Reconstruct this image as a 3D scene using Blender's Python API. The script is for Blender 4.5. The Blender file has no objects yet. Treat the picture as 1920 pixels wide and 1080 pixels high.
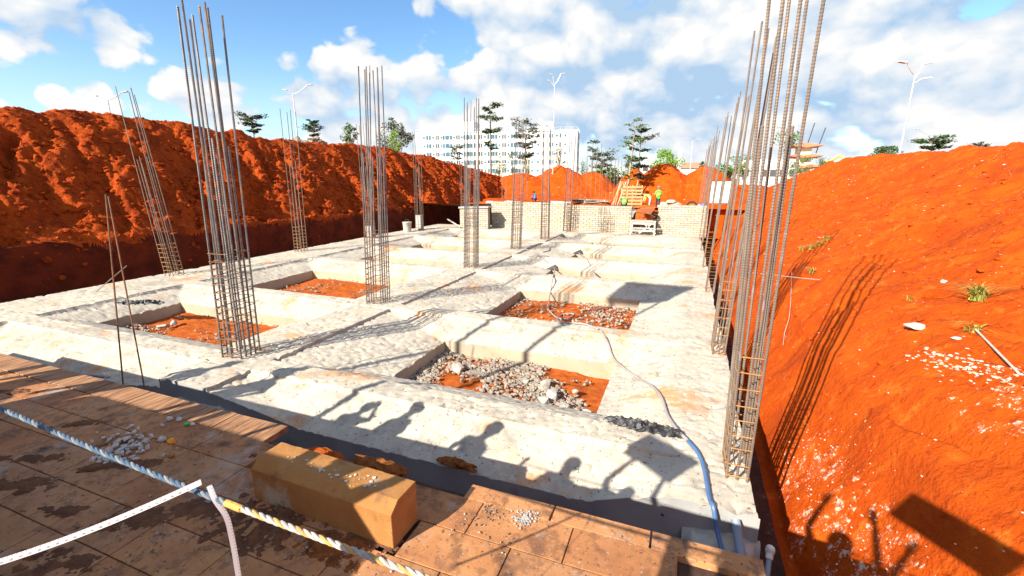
import bpy, bmesh, math, random
import numpy as np
from mathutils import Vector, Matrix
random.seed(7); rng = np.random.default_rng(11)
sc = bpy.context.scene
R = math.radians

# ------------------------------------------------------------------ camera, world, sun, exposure
FOC, VX, VY, HC = 840.0, 1290.0, 335.0, 3.6
PIT = math.atan((540-VY)/FOC)
PSI = math.atan((VX-960)*math.cos(PIT)/FOC)
CP, SP = math.cos(PIT), math.sin(PIT)
cam = bpy.data.objects.new('camera', bpy.data.cameras.new('camera'))
sc.collection.objects.link(cam)
cam.location = (0, 0, HC)
cam.rotation_euler = (math.pi/2-PIT, 0, PSI)
cam.data.sensor_width = 36.0
cam.data.lens = 36.0*FOC/1920
cam.data.clip_start = 0.05; cam.data.clip_end = 9000
sc.camera = cam

def ray(px, py):                       # direction of a photograph pixel, used to measure points of the place
    x = (px-960)/FOC; y = -(py-540)/FOC
    f = CP+y*SP; u = y*CP-SP
    return (x*math.cos(PSI)-f*math.sin(PSI), x*math.sin(PSI)+f*math.cos(PSI), u)
def at(px, py, z=0.0):
    d = ray(px, py); t = (z-HC)/d[2]; return (d[0]*t, d[1]*t)
def at3(px, py, z=0.0):
    p = at(px, py, z); return Vector((p[0], p[1], z))
def atY(px, py, Y):
    d = ray(px, py); t = Y/d[1]; return Vector((d[0]*t, Y, HC+d[2]*t))
def atD(px, py, D):
    d = ray(px, py); t = D/math.hypot(d[0], d[1]); return Vector((d[0]*t, d[1]*t, HC+d[2]*t))
def along(px, py, t):
    d = ray(px, py); return Vector((d[0]*t, d[1]*t, HC+d[2]*t))

SUN_AZ, SUN_EL = R(27.5), R(31.5)      # heading in which the light travels (from +Y towards +X), elevation
LX, LY = math.sin(SUN_AZ), math.cos(SUN_AZ)
sun = bpy.data.objects.new('sun', bpy.data.lights.new('sun', 'SUN'))
sc.collection.objects.link(sun)
sun.data.energy = 5.0; sun.data.angle = R(0.5); sun.data.color = (1.0, 0.93, 0.80)
sun.rotation_euler = Vector((LX*math.cos(SUN_EL), LY*math.cos(SUN_EL), -math.sin(SUN_EL))).to_track_quat('-Z', 'Y').to_euler()

sc.view_settings.view_transform = 'Standard'; sc.view_settings.look = 'None'
sc.view_settings.exposure = 1.20; sc.view_settings.gamma = 1.0
sc.view_settings.use_curve_mapping = False
sc.cycles.max_bounces = 5; sc.cycles.diffuse_bounces = 3; sc.cycles.use_denoising = True

class NT:
    """small helper for building node trees"""
    def __init__(s, tree): s.t = tree; s.n = tree.nodes; s.l = tree.links
    def node(s, ty, **kw):
        n = s.n.new(ty)
        for k, v in kw.items(): setattr(n, k, v)
        return n
    def put(s, sock, v):
        if v is None: return
        if isinstance(v, bpy.types.NodeSocket): s.l.new(v, sock)
        elif isinstance(v, (tuple, list)) and sock.type == 'RGBA' and len(v) == 3: sock.default_value = (*v, 1)
        else: sock.default_value = v
    def math(s, op, a, b=None, c=None, clamp=False):
        n = s.node('ShaderNodeMath', operation=op); n.use_clamp = clamp
        for i, v in enumerate((a, b, c)): s.put(n.inputs[i], v)
        return n.outputs[0]
    def vmath(s, op, a, b=None, scale=None):
        n = s.node('ShaderNodeVectorMath', operation=op)
        s.put(n.inputs[0], a); s.put(n.inputs[1], b)
        if scale is not None: s.put(n.inputs['Scale'], scale)
        return n.outputs['Value'] if op in ('DOT_PRODUCT', 'LENGTH', 'DISTANCE') else n.outputs[0]
    def step(s, v, a, b, x=0.0, y=1.0, smooth=True):
        n = s.node('ShaderNodeMapRange'); n.interpolation_type = 'SMOOTHSTEP' if smooth else 'LINEAR'
        for i, q in enumerate((v, a, b, x, y)): s.put(n.inputs[i], q)
        return n.outputs[0]
    def noise(s, vec, scale, detail=4, rough=0.55, dist=0.0):
        n = s.node('ShaderNodeTexNoise')
        s.put(n.inputs['Vector'], vec); n.inputs['Scale'].default_value = scale
        n.inputs['Detail'].default_value = detail; n.inputs['Roughness'].default_value = rough
        n.inputs['Distortion'].default_value = dist
        return n.outputs[0]
    def mix(s, f, a, b):
        n = s.node('ShaderNodeMix', data_type='RGBA'); s.put(n.inputs[0], f)
        s.put(n.inputs[6], a); s.put(n.inputs[7], b); return n.outputs[2]

# ---- sky: Nishita with cumulus clouds laid over it by direction
w = bpy.data.worlds.new('World'); sc.world = w; w.use_nodes = True
W = NT(w.node_tree); W.n.clear()
sky = W.node('ShaderNodeTexSky', sky_type='NISHITA'); sky.sun_disc = False
sky.sun_elevation = SUN_EL; sky.sun_rotation = math.atan2(-LX, -LY)
sky.altitude = 400; sky.air_density = 1.0; sky.dust_density = 0.5; sky.ozone_density = 2.0
hs = W.node('ShaderNodeHueSaturation'); hs.inputs['Saturation'].default_value = 1.18; hs.inputs['Value'].default_value = 1.0
W.l.new(sky.outputs[0], hs.inputs['Color'])
tc = W.node('ShaderNodeTexCoord'); d = W.vmath('NORMALIZE', tc.outputs['Generated'])
CLOUDS = [  # px, py in the photograph, radius (px), weight
 (30,40,95,.55),(110,50,90,.6),(190,68,85,.55),(250,75,60,.4),
 (172,165,40,.5),(172,190,50,.4),(110,180,40,.35),(330,160,45,.35),(400,180,70,.45),(440,190,60,.4),(545,118,28,.3),(5,112,30,.2),
 (690,100,60,.42),(760,118,75,.5),(815,130,55,.4),(600,205,80,.4),(680,195,110,.5),(770,200,120,.5),(880,190,90,.45),
 (840,0,90,.6),(900,20,90,.6),(985,40,110,.7),(960,120,80,.55),(1000,160,140,.6),(1100,110,200,.7),(1250,80,250,.75),(1420,120,260,.75),
 (1600,80,260,.7),(1600,230,250,.5),(1800,200,220,.55),(1900,60,200,.45),(1250,230,260,.55),(1050,230,160,.4),(520,230,90,.25)]
SHADE = [(1200,55,90,.8),(1225,85,60,.5),(1270,185,110,.75),(1075,180,70,.7),(990,140,60,.35),(1850,60,140,.75),(1780,110,100,.5),(1600,230,120,.4),(1400,200,70,.25),(820,185,60,.4),(610,240,120,.35),(1150,250,150,.3)]
bias = None
def blobs(lst):
    acc = None
    for px, py, r, wt in lst:
        v = Vector(ray(px, py)).normalized(); v2 = Vector(ray(px+r, py)).normalized()
        n = W.vmath('DOT_PRODUCT', d, tuple(v))
        ang = v.angle(v2)
        o = W.step(n, math.cos(ang*1.35), math.cos(ang*0.25), 0.0, wt)
        acc = o if acc is None else W.math('MAXIMUM', acc, o)
    return acc
bias = blobs(CLOUDS); shade = W.math('MULTIPLY', blobs(SHADE), .75)
sepd = W.node('ShaderNodeSeparateXYZ'); W.l.new(d, sepd.inputs[0])
# the field goes on past the frame: scattered cumulus all round
wide = W.noise(W.vmath('MULTIPLY', d, (1.0, 1.0, 2.0)), 1.7, 2, .5)
fwd = Vector(ray(960, 150)).normalized()
inframe = W.step(W.vmath('DOT_PRODUCT', d, tuple(fwd)), .55, .72)
outb = W.step(wide, .42, .62, .0, .6)
bias = W.math('MAXIMUM', bias, W.math('MULTIPLY', outb, W.math('SUBTRACT', 1.0, inframe)))
sv = W.vmath('MULTIPLY', d, (1.0, 1.0, 1.45))
def voro(vec, scale):
    n = W.node('ShaderNodeTexVoronoi', feature='F1'); W.put(n.inputs['Vector'], vec); n.inputs['Scale'].default_value = scale; return W.math('SUBTRACT', .5, n.outputs['Distance'])
def puffs(off):
    v = W.vmath('ADD', sv, off)
    wn = W.node('ShaderNodeTexNoise'); W.put(wn.inputs['Vector'], v); wn.inputs['Scale'].default_value = 9; wn.inputs['Detail'].default_value = 3
    v2 = W.vmath('ADD', v, W.vmath('SCALE', W.vmath('SUBTRACT', wn.outputs['Color'], (.5,.5,.5)), None, scale=.10))
    f = W.math('MULTIPLY', W.math('SUBTRACT', W.noise(v, 4.2, 4, .5), .5), 1.5)
    f = W.math('ADD', f, W.math('MULTIPLY', voro(v2, 9.0), .50))
    f = W.math('ADD', f, W.math('MULTIPLY', voro(v2, 22.0), .26))
    f = W.math('ADD', f, W.math('MULTIPLY', W.math('SUBTRACT', W.noise(v2, 40, 3, .6), .5), .22))
    return f
n1 = puffs((0, 0, 0)); n1b = puffs((-.020, -.014, .046))
n2 = W.noise(W.vmath('ADD', sv, (3, 1, 2)), 7, 6, .55)
cov = W.math('ADD', bias, W.math('MULTIPLY', n1, .95))
mask = W.step(cov, .22, .36)
relief = W.math('MULTIPLY', W.math('SUBTRACT', n1, n1b), 1.5)
lit = W.math('ADD', W.math('ADD', .80, relief), W.math('MULTIPLY', n1, .95))
lit = W.math('SUBTRACT', lit, W.math('MULTIPLY', shade, W.step(n2, .30, .62, .45, 1.05)))
lit = W.math('SUBTRACT', lit, W.math('MULTIPLY', W.step(n2, .50, .70), .12), clamp=True)
ccol = W.mix(lit, (.20, .285, .385), (.45, .445, .435))
hzf = W.step(sepd.outputs[2], .0, .24, .55, 0.0)                 # pale air low down
bgs = W.node('ShaderNodeVectorMath', operation='SCALE'); W.l.new(hs.outputs[0], bgs.inputs[0]); bgs.inputs['Scale'].default_value = 0.10
skyc = W.mix(hzf, bgs.outputs[0], (.30, .395, .48))
col = W.mix(W.math('MULTIPLY', mask, W.step(sepd.outputs[2], -.02, .05)), skyc, ccol)
bg = W.node('ShaderNodeBackground'); W.l.new(col, bg.inputs[0]); bg.inputs[1].default_value = 1.0
w.cycles.sampling_method = 'MANUAL'; w.cycles.sample_map_resolution = 512
out = W.node('ShaderNodeOutputWorld'); W.l.new(bg.outputs[0], out.inputs[0])

# ------------------------------------------------------------------ helpers
COL = sc.collection
def prop(o, label=None, cat=None, group=None, kind=None):
    if label: o['label'] = label
    if cat: o['category'] = cat
    if group: o['group'] = group
    if kind: o['kind'] = kind
    return o
def thing(name, label, cat, loc=(0, 0, 0), rz=0.0, group=None):
    o = bpy.data.objects.new(name, None); COL.objects.link(o); o.empty_display_size = .1
    o.location = loc; o.rotation_euler = (0, 0, rz)
    return prop(o, label, cat, group)
def link(name, me, parent=None, loc=None, rot=None, scale=None):
    o = bpy.data.objects.new(name, me); COL.objects.link(o)
    if parent is not None: o.parent = parent
    if loc is not None: o.location = loc
    if rot is not None: o.rotation_euler = rot
    if scale is not None: o.scale = scale
    return o
class G:
    """collects verts / faces of ONE part"""
    def __init__(s): s.v = []; s.f = []; s.m = []
    def add(s, vs, fs, m=0):
        b = len(s.v); s.v += [tuple(x) for x in vs]; s.f += [tuple(i+b for i in f) for f in fs]; s.m += [m]*len(fs); return s
    def box(s, c, size, m=0, rz=0.0, rx=0.0, ry=0.0, taper=1.0):
        x, y, z = (q/2 for q in size); M = Matrix.Translation(c) @ Matrix.Rotation(rz, 4, 'Z') @ Matrix.Rotation(ry, 4, 'Y') @ Matrix.Rotation(rx, 4, 'X')
        vs = [M @ Vector(p) for p in ((-x,-y,-z),(x,-y,-z),(x,y,-z),(-x,y,-z),(-x*taper,-y*taper,z),(x*taper,-y*taper,z),(x*taper,y*taper,z),(-x*taper,y*taper,z))]
        return s.add(vs, [(3,2,1,0),(4,5,6,7),(0,1,5,4),(1,2,6,5),(2,3,7,6),(3,0,4,7)], m)
    def tube(s, pts, r, n=6, m=0, closed=False, cap=True):
        pts = [Vector(p) for p in pts]; k = len(pts); rs = r if isinstance(r, (list, tuple)) else [r]*k
        t0 = (pts[1]-pts[0]).normalized()
        up = Vector((0, 0, 1)) if abs(t0.z) < .9 else Vector((1, 0, 0))
        nrm = t0.cross(up).normalized(); vs = []
        for i, p in enumerate(pts):
            if closed: t = (pts[(i+1) % k]-pts[i-1])
            elif i == 0: t = pts[1]-p
            elif i == k-1: t = p-pts[i-1]
            else: t = (pts[i+1]-p).normalized()+(p-pts[i-1]).normalized()
            if t.length < 1e-9: t = t0
            t.normalize(); nrm = nrm-t*nrm.dot(t)
            if nrm.length < 1e-6: nrm = t.orthogonal()
            nrm.normalize(); b = t.cross(nrm)
            for j in range(n):
                a = 2*math.pi*j/n; vs.append(p+(nrm*math.cos(a)+b*math.sin(a))*rs[i])
        fs = []
        for i in range(k if closed else k-1):
            i2 = (i+1) % k
            for j in range(n):
                j2 = (j+1) % n; fs.append((i*n+j, i*n+j2, i2*n+j2, i2*n+j))
        if cap and not closed: fs += [tuple(range(n-1, -1, -1)), tuple(range((k-1)*n, k*n))]
        return s.add(vs, fs, m)
    def lathe(s, prof, n=14, c=(0, 0, 0), m=0, sx=1.0, sy=1.0):
        vs = []; fs = []
        for (r, z) in prof:
            for j in range(n):
                a = 2*math.pi*j/n; vs.append((c[0]+r*math.cos(a)*sx, c[1]+r*math.sin(a)*sy, c[2]+z))
        for i in range(len(prof)-1):
            for j in range(n):
                j2 = (j+1) % n; fs.append((i*n+j, i*n+j2, (i+1)*n+j2, (i+1)*n+j))
        fs += [tuple(range(n-1, -1, -1)), tuple(range((len(prof)-1)*n, len(prof)*n))]
        return s.add(vs, fs, m)
    def prism(s, poly, y0, y1, m=0):           # polygon in XZ extruded along Y
        k = len(poly); vs = [(x, y0, z) for x, z in poly]+[(x, y1, z) for x, z in poly]
        fs = [tuple(range(k)), tuple(range(2*k-1, k-1, -1))]+[(i, i+k, (i+1) % k+k, (i+1) % k) for i in range(k)]
        return s.add(vs, fs, m)
    def mesh(s, name, mats, smooth=False, org=(0, 0, 0)):
        me = bpy.data.meshes.new(name); ox, oy, oz = org
        me.from_pydata([(x-ox, y-oy, z-oz) for x, y, z in s.v], [], s.f)
        for mt in (mats if isinstance(mats, (list, tuple)) else [mats]): me.materials.append(mt)
        me.polygons.foreach_set('material_index', s.m)
        bm = bmesh.new(); bm.from_mesh(me); bmesh.ops.recalc_face_normals(bm, faces=bm.faces); bm.to_mesh(me); bm.free()
        if smooth:
            me.polygons.foreach_set('use_smooth', [True]*len(me.polygons)); me.set_sharp_from_angle(angle=R(40))
        return me
    def build(s, name, mats, parent=None, smooth=False, world=True):
        org = tuple(parent.location) if (parent is not None and world) else (0, 0, 0)
        if parent is not None and parent.parent is not None and world:
            org = tuple(parent.location+parent.parent.location)
        return link(name, s.mesh(name, mats, smooth, org), parent)
def single(g, name, mats, label, cat, group=None, smooth=False, org=(0, 0, 0), kind=None):
    o = link(name, g.mesh(name, mats, smooth, org)); o.location = org
    return prop(o, label, cat, group, kind)

# ---- numpy noise and grids
def vnoise(x, y, seed=0):
    xi = np.floor(x).astype(np.int64); yi = np.floor(y).astype(np.int64); fx = x-xi; fy = y-yi
    fx = fx*fx*(3-2*fx); fy = fy*fy*(3-2*fy)
    def h(a, b):
        n = (a*374761393+b*668265263+seed*974634777) & 0x7fffffff
        n = ((n ^ (n >> 13))*1274126177) & 0x7fffffff
        return ((n ^ (n >> 16)) & 0xffff)/65535.0
    return (h(xi, yi)*(1-fx)+h(xi+1, yi)*fx)*(1-fy)+(h(xi, yi+1)*(1-fx)+h(xi+1, yi+1)*fx)*fy
def fbm(x, y, o=4, seed=0, g=.5):
    s = 0; a = 1; t = 0
    for i in range(o):
        s = s+a*vnoise(x*2**i, y*2**i, seed+i*17); t += a; a *= g
    return s/t
def ridged(x, y, o=4, seed=0):
    s = 0; a = 1; t = 0
    for i in range(o):
        s = s+a*(1-abs(2*vnoise(x*2**i, y*2**i, seed+i*31)-1)); t += a; a *= .5
    return s/t
def sst(a, b, x):
    t = np.clip((x-a)/(b-a), 0, 1); return t*t*(3-2*t)
def npmesh(name, V, F, mats, smooth=True, midx=None, sharp=None):
    me = bpy.data.meshes.new(name); V = np.ascontiguousarray(V, dtype=np.float32); F = np.ascontiguousarray(F, dtype=np.int32)
    k = F.shape[1]; me.vertices.add(len(V)); me.vertices.foreach_set('co', V.ravel())
    me.loops.add(F.size); me.loops.foreach_set('vertex_index', F.ravel())
    me.polygons.add(len(F)); me.polygons.foreach_set('loop_start', np.arange(0, F.size, k, dtype=np.int32))
    me.polygons.foreach_set('use_smooth', np.full(len(F), smooth))
    for mt in (mats if isinstance(mats, (list, tuple)) else [mats]): me.materials.append(mt)
    if midx is not None: me.polygons.foreach_set('material_index', np.ascontiguousarray(midx, dtype=np.int32))
    me.update(calc_edges=True)
    if sharp: me.set_sharp_from_angle(angle=R(sharp))
    return me
def grid(xs, ys, fn):
    X, Y = np.meshgrid(xs, ys); P = fn(X, Y)
    if not isinstance(P, tuple): P = (X, Y, P)
    V = np.stack([p.ravel() for p in P], 1); nx, ny = len(xs), len(ys)
    i = (np.arange(ny-1)[:, None]*nx+np.arange(nx-1)[None]).ravel()
    return V, np.stack([i, i+1, i+1+nx, i+nx], 1)
ICO_V = None
def lumps(pos, size, squash=.75, rough=.28, sub=1):
    """many little irregular stones as arrays of verts and triangles"""
    global ICO_V
    if ICO_V is None:
        ICO_V = {}
        for q in (1, 2):
            bm = bmesh.new(); bmesh.ops.create_icosphere(bm, subdivisions=q, radius=1.0); bm.verts.ensure_lookup_table()
            ICO_V[q] = (np.array([v.co[:] for v in bm.verts]), np.array([[v.index for v in f.verts] for f in bm.faces])); bm.free()
    bv, bf = ICO_V[sub]; n = len(pos); nv = len(bv)
    r = 1+rng.uniform(-rough, rough, (n, nv, 1)); sx = rng.uniform(.65, 1.35, (n, 1, 3)); sx[:, :, 2] *= squash
    v = bv[None]*r*sx*np.asarray(size)[:, None, None]
    a = rng.uniform(0, 6.283, n); c, s_ = np.cos(a)[:, None], np.sin(a)[:, None]
    x = v[:, :, 0]*c-v[:, :, 1]*s_; y = v[:, :, 0]*s_+v[:, :, 1]*c
    V = np.stack([x, y, v[:, :, 2]], 2)+np.asarray(pos)[:, None]
    F = bf[None]+(np.arange(n)*nv)[:, None, None]
    return V.reshape(-1, 3), F.reshape(-1, 3)

# ------------------------------------------------------------------ materials
def mat(name, c1, c2=None, scale=3.0, rough=.85, bump=0.0, bscale=30.0, bdist=.02, spots=(), metal=0.0, spec=.3, fleck=None, detail=5, coord='pos', stretch=None):
    m = bpy.data.materials.new(name); m.use_nodes = True; T = NT(m.node_tree); T.n.clear()
    o = T.node('ShaderNodeOutputMaterial'); b = T.node('ShaderNodeBsdfPrincipled'); T.l.new(b.outputs[0], o.inputs[0])
    if coord == 'pos': v = T.node('ShaderNodeNewGeometry').outputs['Position']
    else: v = T.node('ShaderNodeTexCoord').outputs['Object']
    if stretch: v = T.vmath('MULTIPLY', v, stretch)
    c = c1
    if c2 is not None:
        f = T.noise(v, scale, detail, .6); c = T.mix(T.step(f, .35, .68), c1, c2)
    for i, (cs, s, lo, hi, amt) in enumerate(spots):
        f = T.noise(T.vmath('ADD', v, (7.3*i+3, 1.7*i, 4.1*i)), s, 5, .62)
        c = T.mix(T.step(f, lo, hi, 0.0, amt), c, cs)
    if fleck:
        cs, s, r = fleck
        vo = T.node('ShaderNodeTexVoronoi'); T.put(vo.inputs['Vector'], v); vo.inputs['Scale'].default_value = s
        c = T.mix(T.step(vo.outputs['Distance'], r*.6, r, 1.0, 0.0), c, cs)
    T.put(b.inputs['Base Color'], c); b.inputs['Roughness'].default_value = rough
    b.inputs['Metallic'].default_value = metal; b.inputs['Specular IOR Level'].default_value = spec
    if bump:
        f = T.noise(v, bscale, 6, .65); bn = T.node('ShaderNodeBump'); bn.inputs['Strength'].default_value = bump
        bn.inputs['Distance'].default_value = bdist; T.l.new(f, bn.inputs['Height']); T.l.new(bn.outputs[0], b.inputs['Normal'])
    return m
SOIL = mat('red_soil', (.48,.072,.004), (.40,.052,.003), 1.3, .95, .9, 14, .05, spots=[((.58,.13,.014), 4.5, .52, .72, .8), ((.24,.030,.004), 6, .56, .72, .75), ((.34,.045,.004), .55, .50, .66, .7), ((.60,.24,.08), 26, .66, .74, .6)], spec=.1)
SOILD = mat('dark_red_soil', (.36,.055,.006), (.23,.030,.004), 1.1, .95, 1.0, 9, .06, spots=[((.48,.085,.009), 3.5, .54, .7, .8), ((.12,.015,.004), 5, .54, .70, .75), ((.55,.14,.03), 11, .64, .72, .7)], spec=.1)  # left bank soil, colour darkened to deepen its shade
CUT = mat('damp_cut_earth', (.15,.022,.007), (.085,.013,.006), 1.4, .95, .9, 12, .05, spots=[((.055,.010,.006), 2.2, .52, .7, .8)], spec=.1)  # shade of the left cut face painted in as darker earth
SOILL = mat('loose_red_soil', (.44,.105,.016), (.30,.06,.012), 6, .95, .8, 30, .03, spec=.1)
GRITM = mat('brown_grit', (.30,.22,.16), (.18,.11,.07), 20, .95, spots=[((.45,.42,.38), 30, .55, .65, .9)])
SOILB = mat('brown_loose_soil', (.30,.10,.025), (.16,.055,.02), 14, .95, .9, 60, .02, spec=.1)
TRENCHSOIL = mat('damp_trench_soil', (.06,.028,.02), (.10,.04,.025), 5, .9, .8, 22, .04, spots=[((.20,.19,.18), 12, .60, .72, .7)], spec=.2)  # soil along the right trench bottom, much darker than the bank
LIME = mat('lime_dust', (.62,.52,.44), (.50,.30,.19), 6, .95, .4, 40)
CONC = mat('pale_concrete', (.50,.44,.35), (.42,.37,.30), 1.1, .9, .4, 26, .012,
  spots=[((.26,.23,.20), 2.6, .51, .72, .8), ((.52,.23,.085), .8, .55, .70, .8), ((.09,.07,.06), 17, .61, .66, .9), ((.20,.175,.155), .45, .54, .70, .45), ((.55,.50,.42), 7, .55, .7, .6), ((.17,.15,.13), 55, .60, .68, .65), ((.40,.15,.05), 9, .66, .74, .7)], spec=.2)
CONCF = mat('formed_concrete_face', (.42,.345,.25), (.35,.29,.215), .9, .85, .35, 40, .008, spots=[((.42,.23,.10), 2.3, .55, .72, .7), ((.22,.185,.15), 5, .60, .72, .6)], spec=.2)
CONCB = mat('front_concrete_face', (.33,.33,.32), (.26,.26,.26), 1.3, .85, .3, 40, .008, spots=[((.12,.11,.11), 17, .64, .70, .85), ((.22,.22,.22), 3, .55, .7, .7)], spec=.25)
GREY = mat('grey_concrete', (.40,.38,.35), (.30,.285,.26), 6, .9, .4, 40, .01)
GRAV = mat('grey_gravel', (.35,.30,.24), (.20,.16,.125), 9, .95, .4, 60, .01, spots=[((.45,.13,.03), 5, .56, .7, .8)])
CHUNK = mat('broken_concrete', (.42,.385,.335), (.28,.25,.215), 7, .95, .6, 40, .02, spots=[((.48,.16,.05), 4, .58, .72, .7)])
LIMED = mat('limed_soil', (.47,.078,.007), (.42,.06,.005), 2, .95, .8, 30, .02, spots=[((.60,.48,.39), 9, .545, .64, .85), ((.64,.54,.46), 34, .57, .65, .8)], spec=.1)
TILE = [mat('paving_tile_%s' % n, a, b, 3.2, .8, .45, 70, .004, spots=[((.13,.060,.034), 4.0, .55, .70, .8), ((.36,.29,.23), 5.5, .57, .75, .6), ((.05,.025,.018), 2.3, .58, .70, .9), ((.19,.085,.04), 13, .50, .64, .65), ((.44,.36,.29), 55, .62, .69, .7), ((.06,.03,.02), 34, .60, .67, .8), ((.40,.33,.27), 1.6, .56, .68, .55)], spec=.3)
        for n, a, b in (('tan', (.47,.215,.085), (.38,.158,.06)), ('brown', (.40,.168,.064), (.31,.122,.047)), ('buff', (.41,.195,.085), (.33,.145,.062)))]
TILEW = mat('paving_tile_grained', (.38,.20,.10), (.17,.075,.035), 5, .8, .4, 40, .006, spec=.3, stretch=(6, .7, 1))
BED = mat('mortar_bed', (.05,.025,.018), (.10,.05,.03), 6, .95, .6, 40)
DIRT = mat('dark_dirt', (.115,.050,.026), (.18,.075,.032), 9, .95, .8, 70, .01, spots=[((.30,.11,.035), 14, .6, .7, .7)])
KERB = mat('kerb_stone', (.36,.17,.050), (.30,.125,.035), 4, .85, .6, 60, .006, spots=[((.40,.34,.26), 3, .52, .70, .75), ((.15,.07,.03), 5, .58, .72, .7), ((.12,.06,.03), 45, .62, .70, .7)], spec=.3)
WHITEST = mat('white_stone', (.58,.54,.49), (.42,.37,.32), 14, .85, .3, 60)
STEEL = mat('rebar_steel', (.115,.11,.115), (.20,.175,.155), 5, .5, .2, 90, .003, spots=[((.33,.17,.07), 2.5, .55, .70, .8)], metal=.45, spec=.5)
STEELR = mat('rusty_rebar', (.20,.15,.11), (.14,.115,.10), 4, .65, .25, 90, .003, spots=[((.30,.14,.05), 4, .56, .72, .6), ((.30,.285,.27), 3, .58, .7, .6)], metal=.3, spec=.45)
TIE = mat('rusty_tie_steel', (.46,.22,.055), (.34,.14,.04), 8, .7, .2, 90, .002, metal=.25, spec=.4)
TIED = mat('dark_tie_steel', (.17,.09,.06), (.28,.13,.06), 8, .7, .2, 90, .002, metal=.25, spec=.4)
BRICK = [mat('block_%s' % n, a, b, 6, .9, .4, 50, .01) for n, a, b in (('pale', (.52,.46,.36), (.43,.38,.30)), ('buff', (.48,.39,.27), (.41,.33,.23)), ('grey', (.40,.37,.31), (.32,.295,.25)))]
MORTAR = mat('mortar', (.29,.245,.19), (.22,.185,.14), 5, .95, .5, 40)
WHITE = mat('white_paint', (.66,.66,.65), (.62,.62,.61), .4, .7)
WHITED = mat('white_render_side', (.74,.74,.75), (.70,.70,.70), .4, .8)
GLASS = mat('window_glass', (.035,.085,.12), (.08,.17,.23), .35, .15, spec=.6)
DARKW = mat('dark_opening', (.05,.055,.06), (.09,.09,.09), .3, .5)
FRAMEW = mat('window_frame', (.55,.58,.60), None, 1, .5)
PEACH = mat('peach_panel', (.75,.50,.36), None, 1, .8)
GALV = mat('galvanised_pole', (.62,.64,.66), (.52,.54,.56), 2, .4, metal=.4, spec=.5)
DARKM = mat('dark_metal', (.06,.065,.075), None, 1, .45, metal=.4)
BARK = mat('bark', (.22,.17,.12), (.13,.10,.07), 8, .95, .6, 20)
BARKP = mat('pale_bark', (.42,.33,.22), (.30,.23,.15), 6, .95, .5, 20)
def leafmat(name, a, b):
    m = mat(name, a, b, 1.7, .55, spec=.35, detail=3)
    bs = [n for n in m.node_tree.nodes if n.type == 'BSDF_PRINCIPLED'][0]
    try: bs.inputs['Transmission Weight'].default_value = 0.0; bs.inputs['Subsurface Weight'].default_value = .0
    except Exception: pass
    return m
LEAFD = leafmat('dark_leaf', (.030,.075,.022), (.055,.11,.028))
LEAFM = leafmat('mid_leaf', (.06,.14,.025), (.10,.19,.035))
LEAFB = leafmat('bright_leaf', (.13,.27,.02), (.22,.36,.03))
LEAFG = leafmat('grey_leaf', (.07,.095,.06), (.11,.13,.08))
DRYG = leafmat('dry_grass', (.42,.30,.06), (.30,.26,.05))
GREENG = leafmat('green_grass', (.20,.20,.035), (.34,.29,.05))
WOOD = mat('raw_timber', (.55,.36,.17), (.42,.26,.12), 3, .8, .3, 30, stretch=(1, 1, 6))
WOODG = mat('weathered_board', (.50,.46,.40), (.36,.32,.27), 3, .85, .3, 30)
HOSEM = mat('grey_hose', (.32,.285,.27), (.24,.21,.21), 2, .5, spec=.4)
HOSEB = mat('blue_hose', (.055,.12,.27), (.08,.15,.29), 2, .45, spec=.45)
PVC = mat('grey_pvc', (.24,.29,.36), (.19,.23,.29), 3, .45, spec=.4)
PVCW = mat('white_pvc', (.72,.70,.66), (.55,.50,.44), 9, .6, .3, 40)
BLUER = mat('blue_rope', (.045,.085,.14), (.07,.115,.17), 40, .7, .5, 180, .003)
GREYR = mat('grey_rope', (.20,.20,.20), (.13,.15,.18), 40, .7, .5, 180, .003)
WHITER = mat('white_rope', (.40,.37,.34), (.30,.27,.25), 40, .7, .5, 180, .003)
YELR = mat('yellow_rope', (.46,.29,.09), (.36,.22,.07), 40, .7, .5, 180, .003)
TAPEY = mat('amber_tape', (.62,.34,.08), (.50,.25,.06), 30, .5, .4, 90)
ORANGE = mat('orange_cap', (.85,.33,.01), None, 1, .4)
GREENP = mat('green_plastic', (.02,.45,.08), (.03,.38,.07), 3, .4, spec=.5)
BLACKP = mat('black_plastic', (.018,.018,.02), (.035,.035,.04), 8, .45, .5, 30, .02, spec=.5)
SKIN = mat('skin', (.36,.20,.13), None, 1, .6)
HIVIS = mat('hivis_green', (.10,.55,.06), (.13,.60,.08), 5, .7)
HIBAND = mat('hivis_yellow_band', (.62,.80,.12), None, 1, .6)
LIME2 = mat('lime_shirt', (.55,.72,.18), (.48,.66,.16), 5, .8)
NAVY = mat('navy_cloth', (.02,.025,.045), (.035,.04,.06), 5, .85)
BLUEC = mat('blue_cloth', (.10,.22,.50), (.08,.18,.42), 5, .85)
KHAKI = mat('pale_trousers', (.58,.54,.44), (.50,.46,.38), 5, .85)
HATG = mat('grey_hat', (.16,.18,.20), None, 1, .8)
HATO = mat('orange_helmet', (.75,.28,.05), None, 1, .4)
BLACKH = mat('black_hair', (.012,.010,.010), None, 1, .6)
ROOFR = mat('pagoda_roof', (.52,.20,.10), (.45,.16,.08), 4, .8)
ROOFY = mat('yellow_roof', (.70,.52,.20), (.62,.44,.16), 4, .8)
CREAM = mat('cream_wall', (.72,.64,.48), (.66,.58,.43), 2, .85)
ROOFB = mat('brown_roof', (.42,.24,.14), (.36,.20,.12), 2, .85)
GREYW = mat('grey_wall', (.50,.50,.48), (.42,.42,.41), 1, .9)
SHEET = mat('white_sheet', (.74,.76,.78), (.66,.68,.70), 2, .5)
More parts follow.
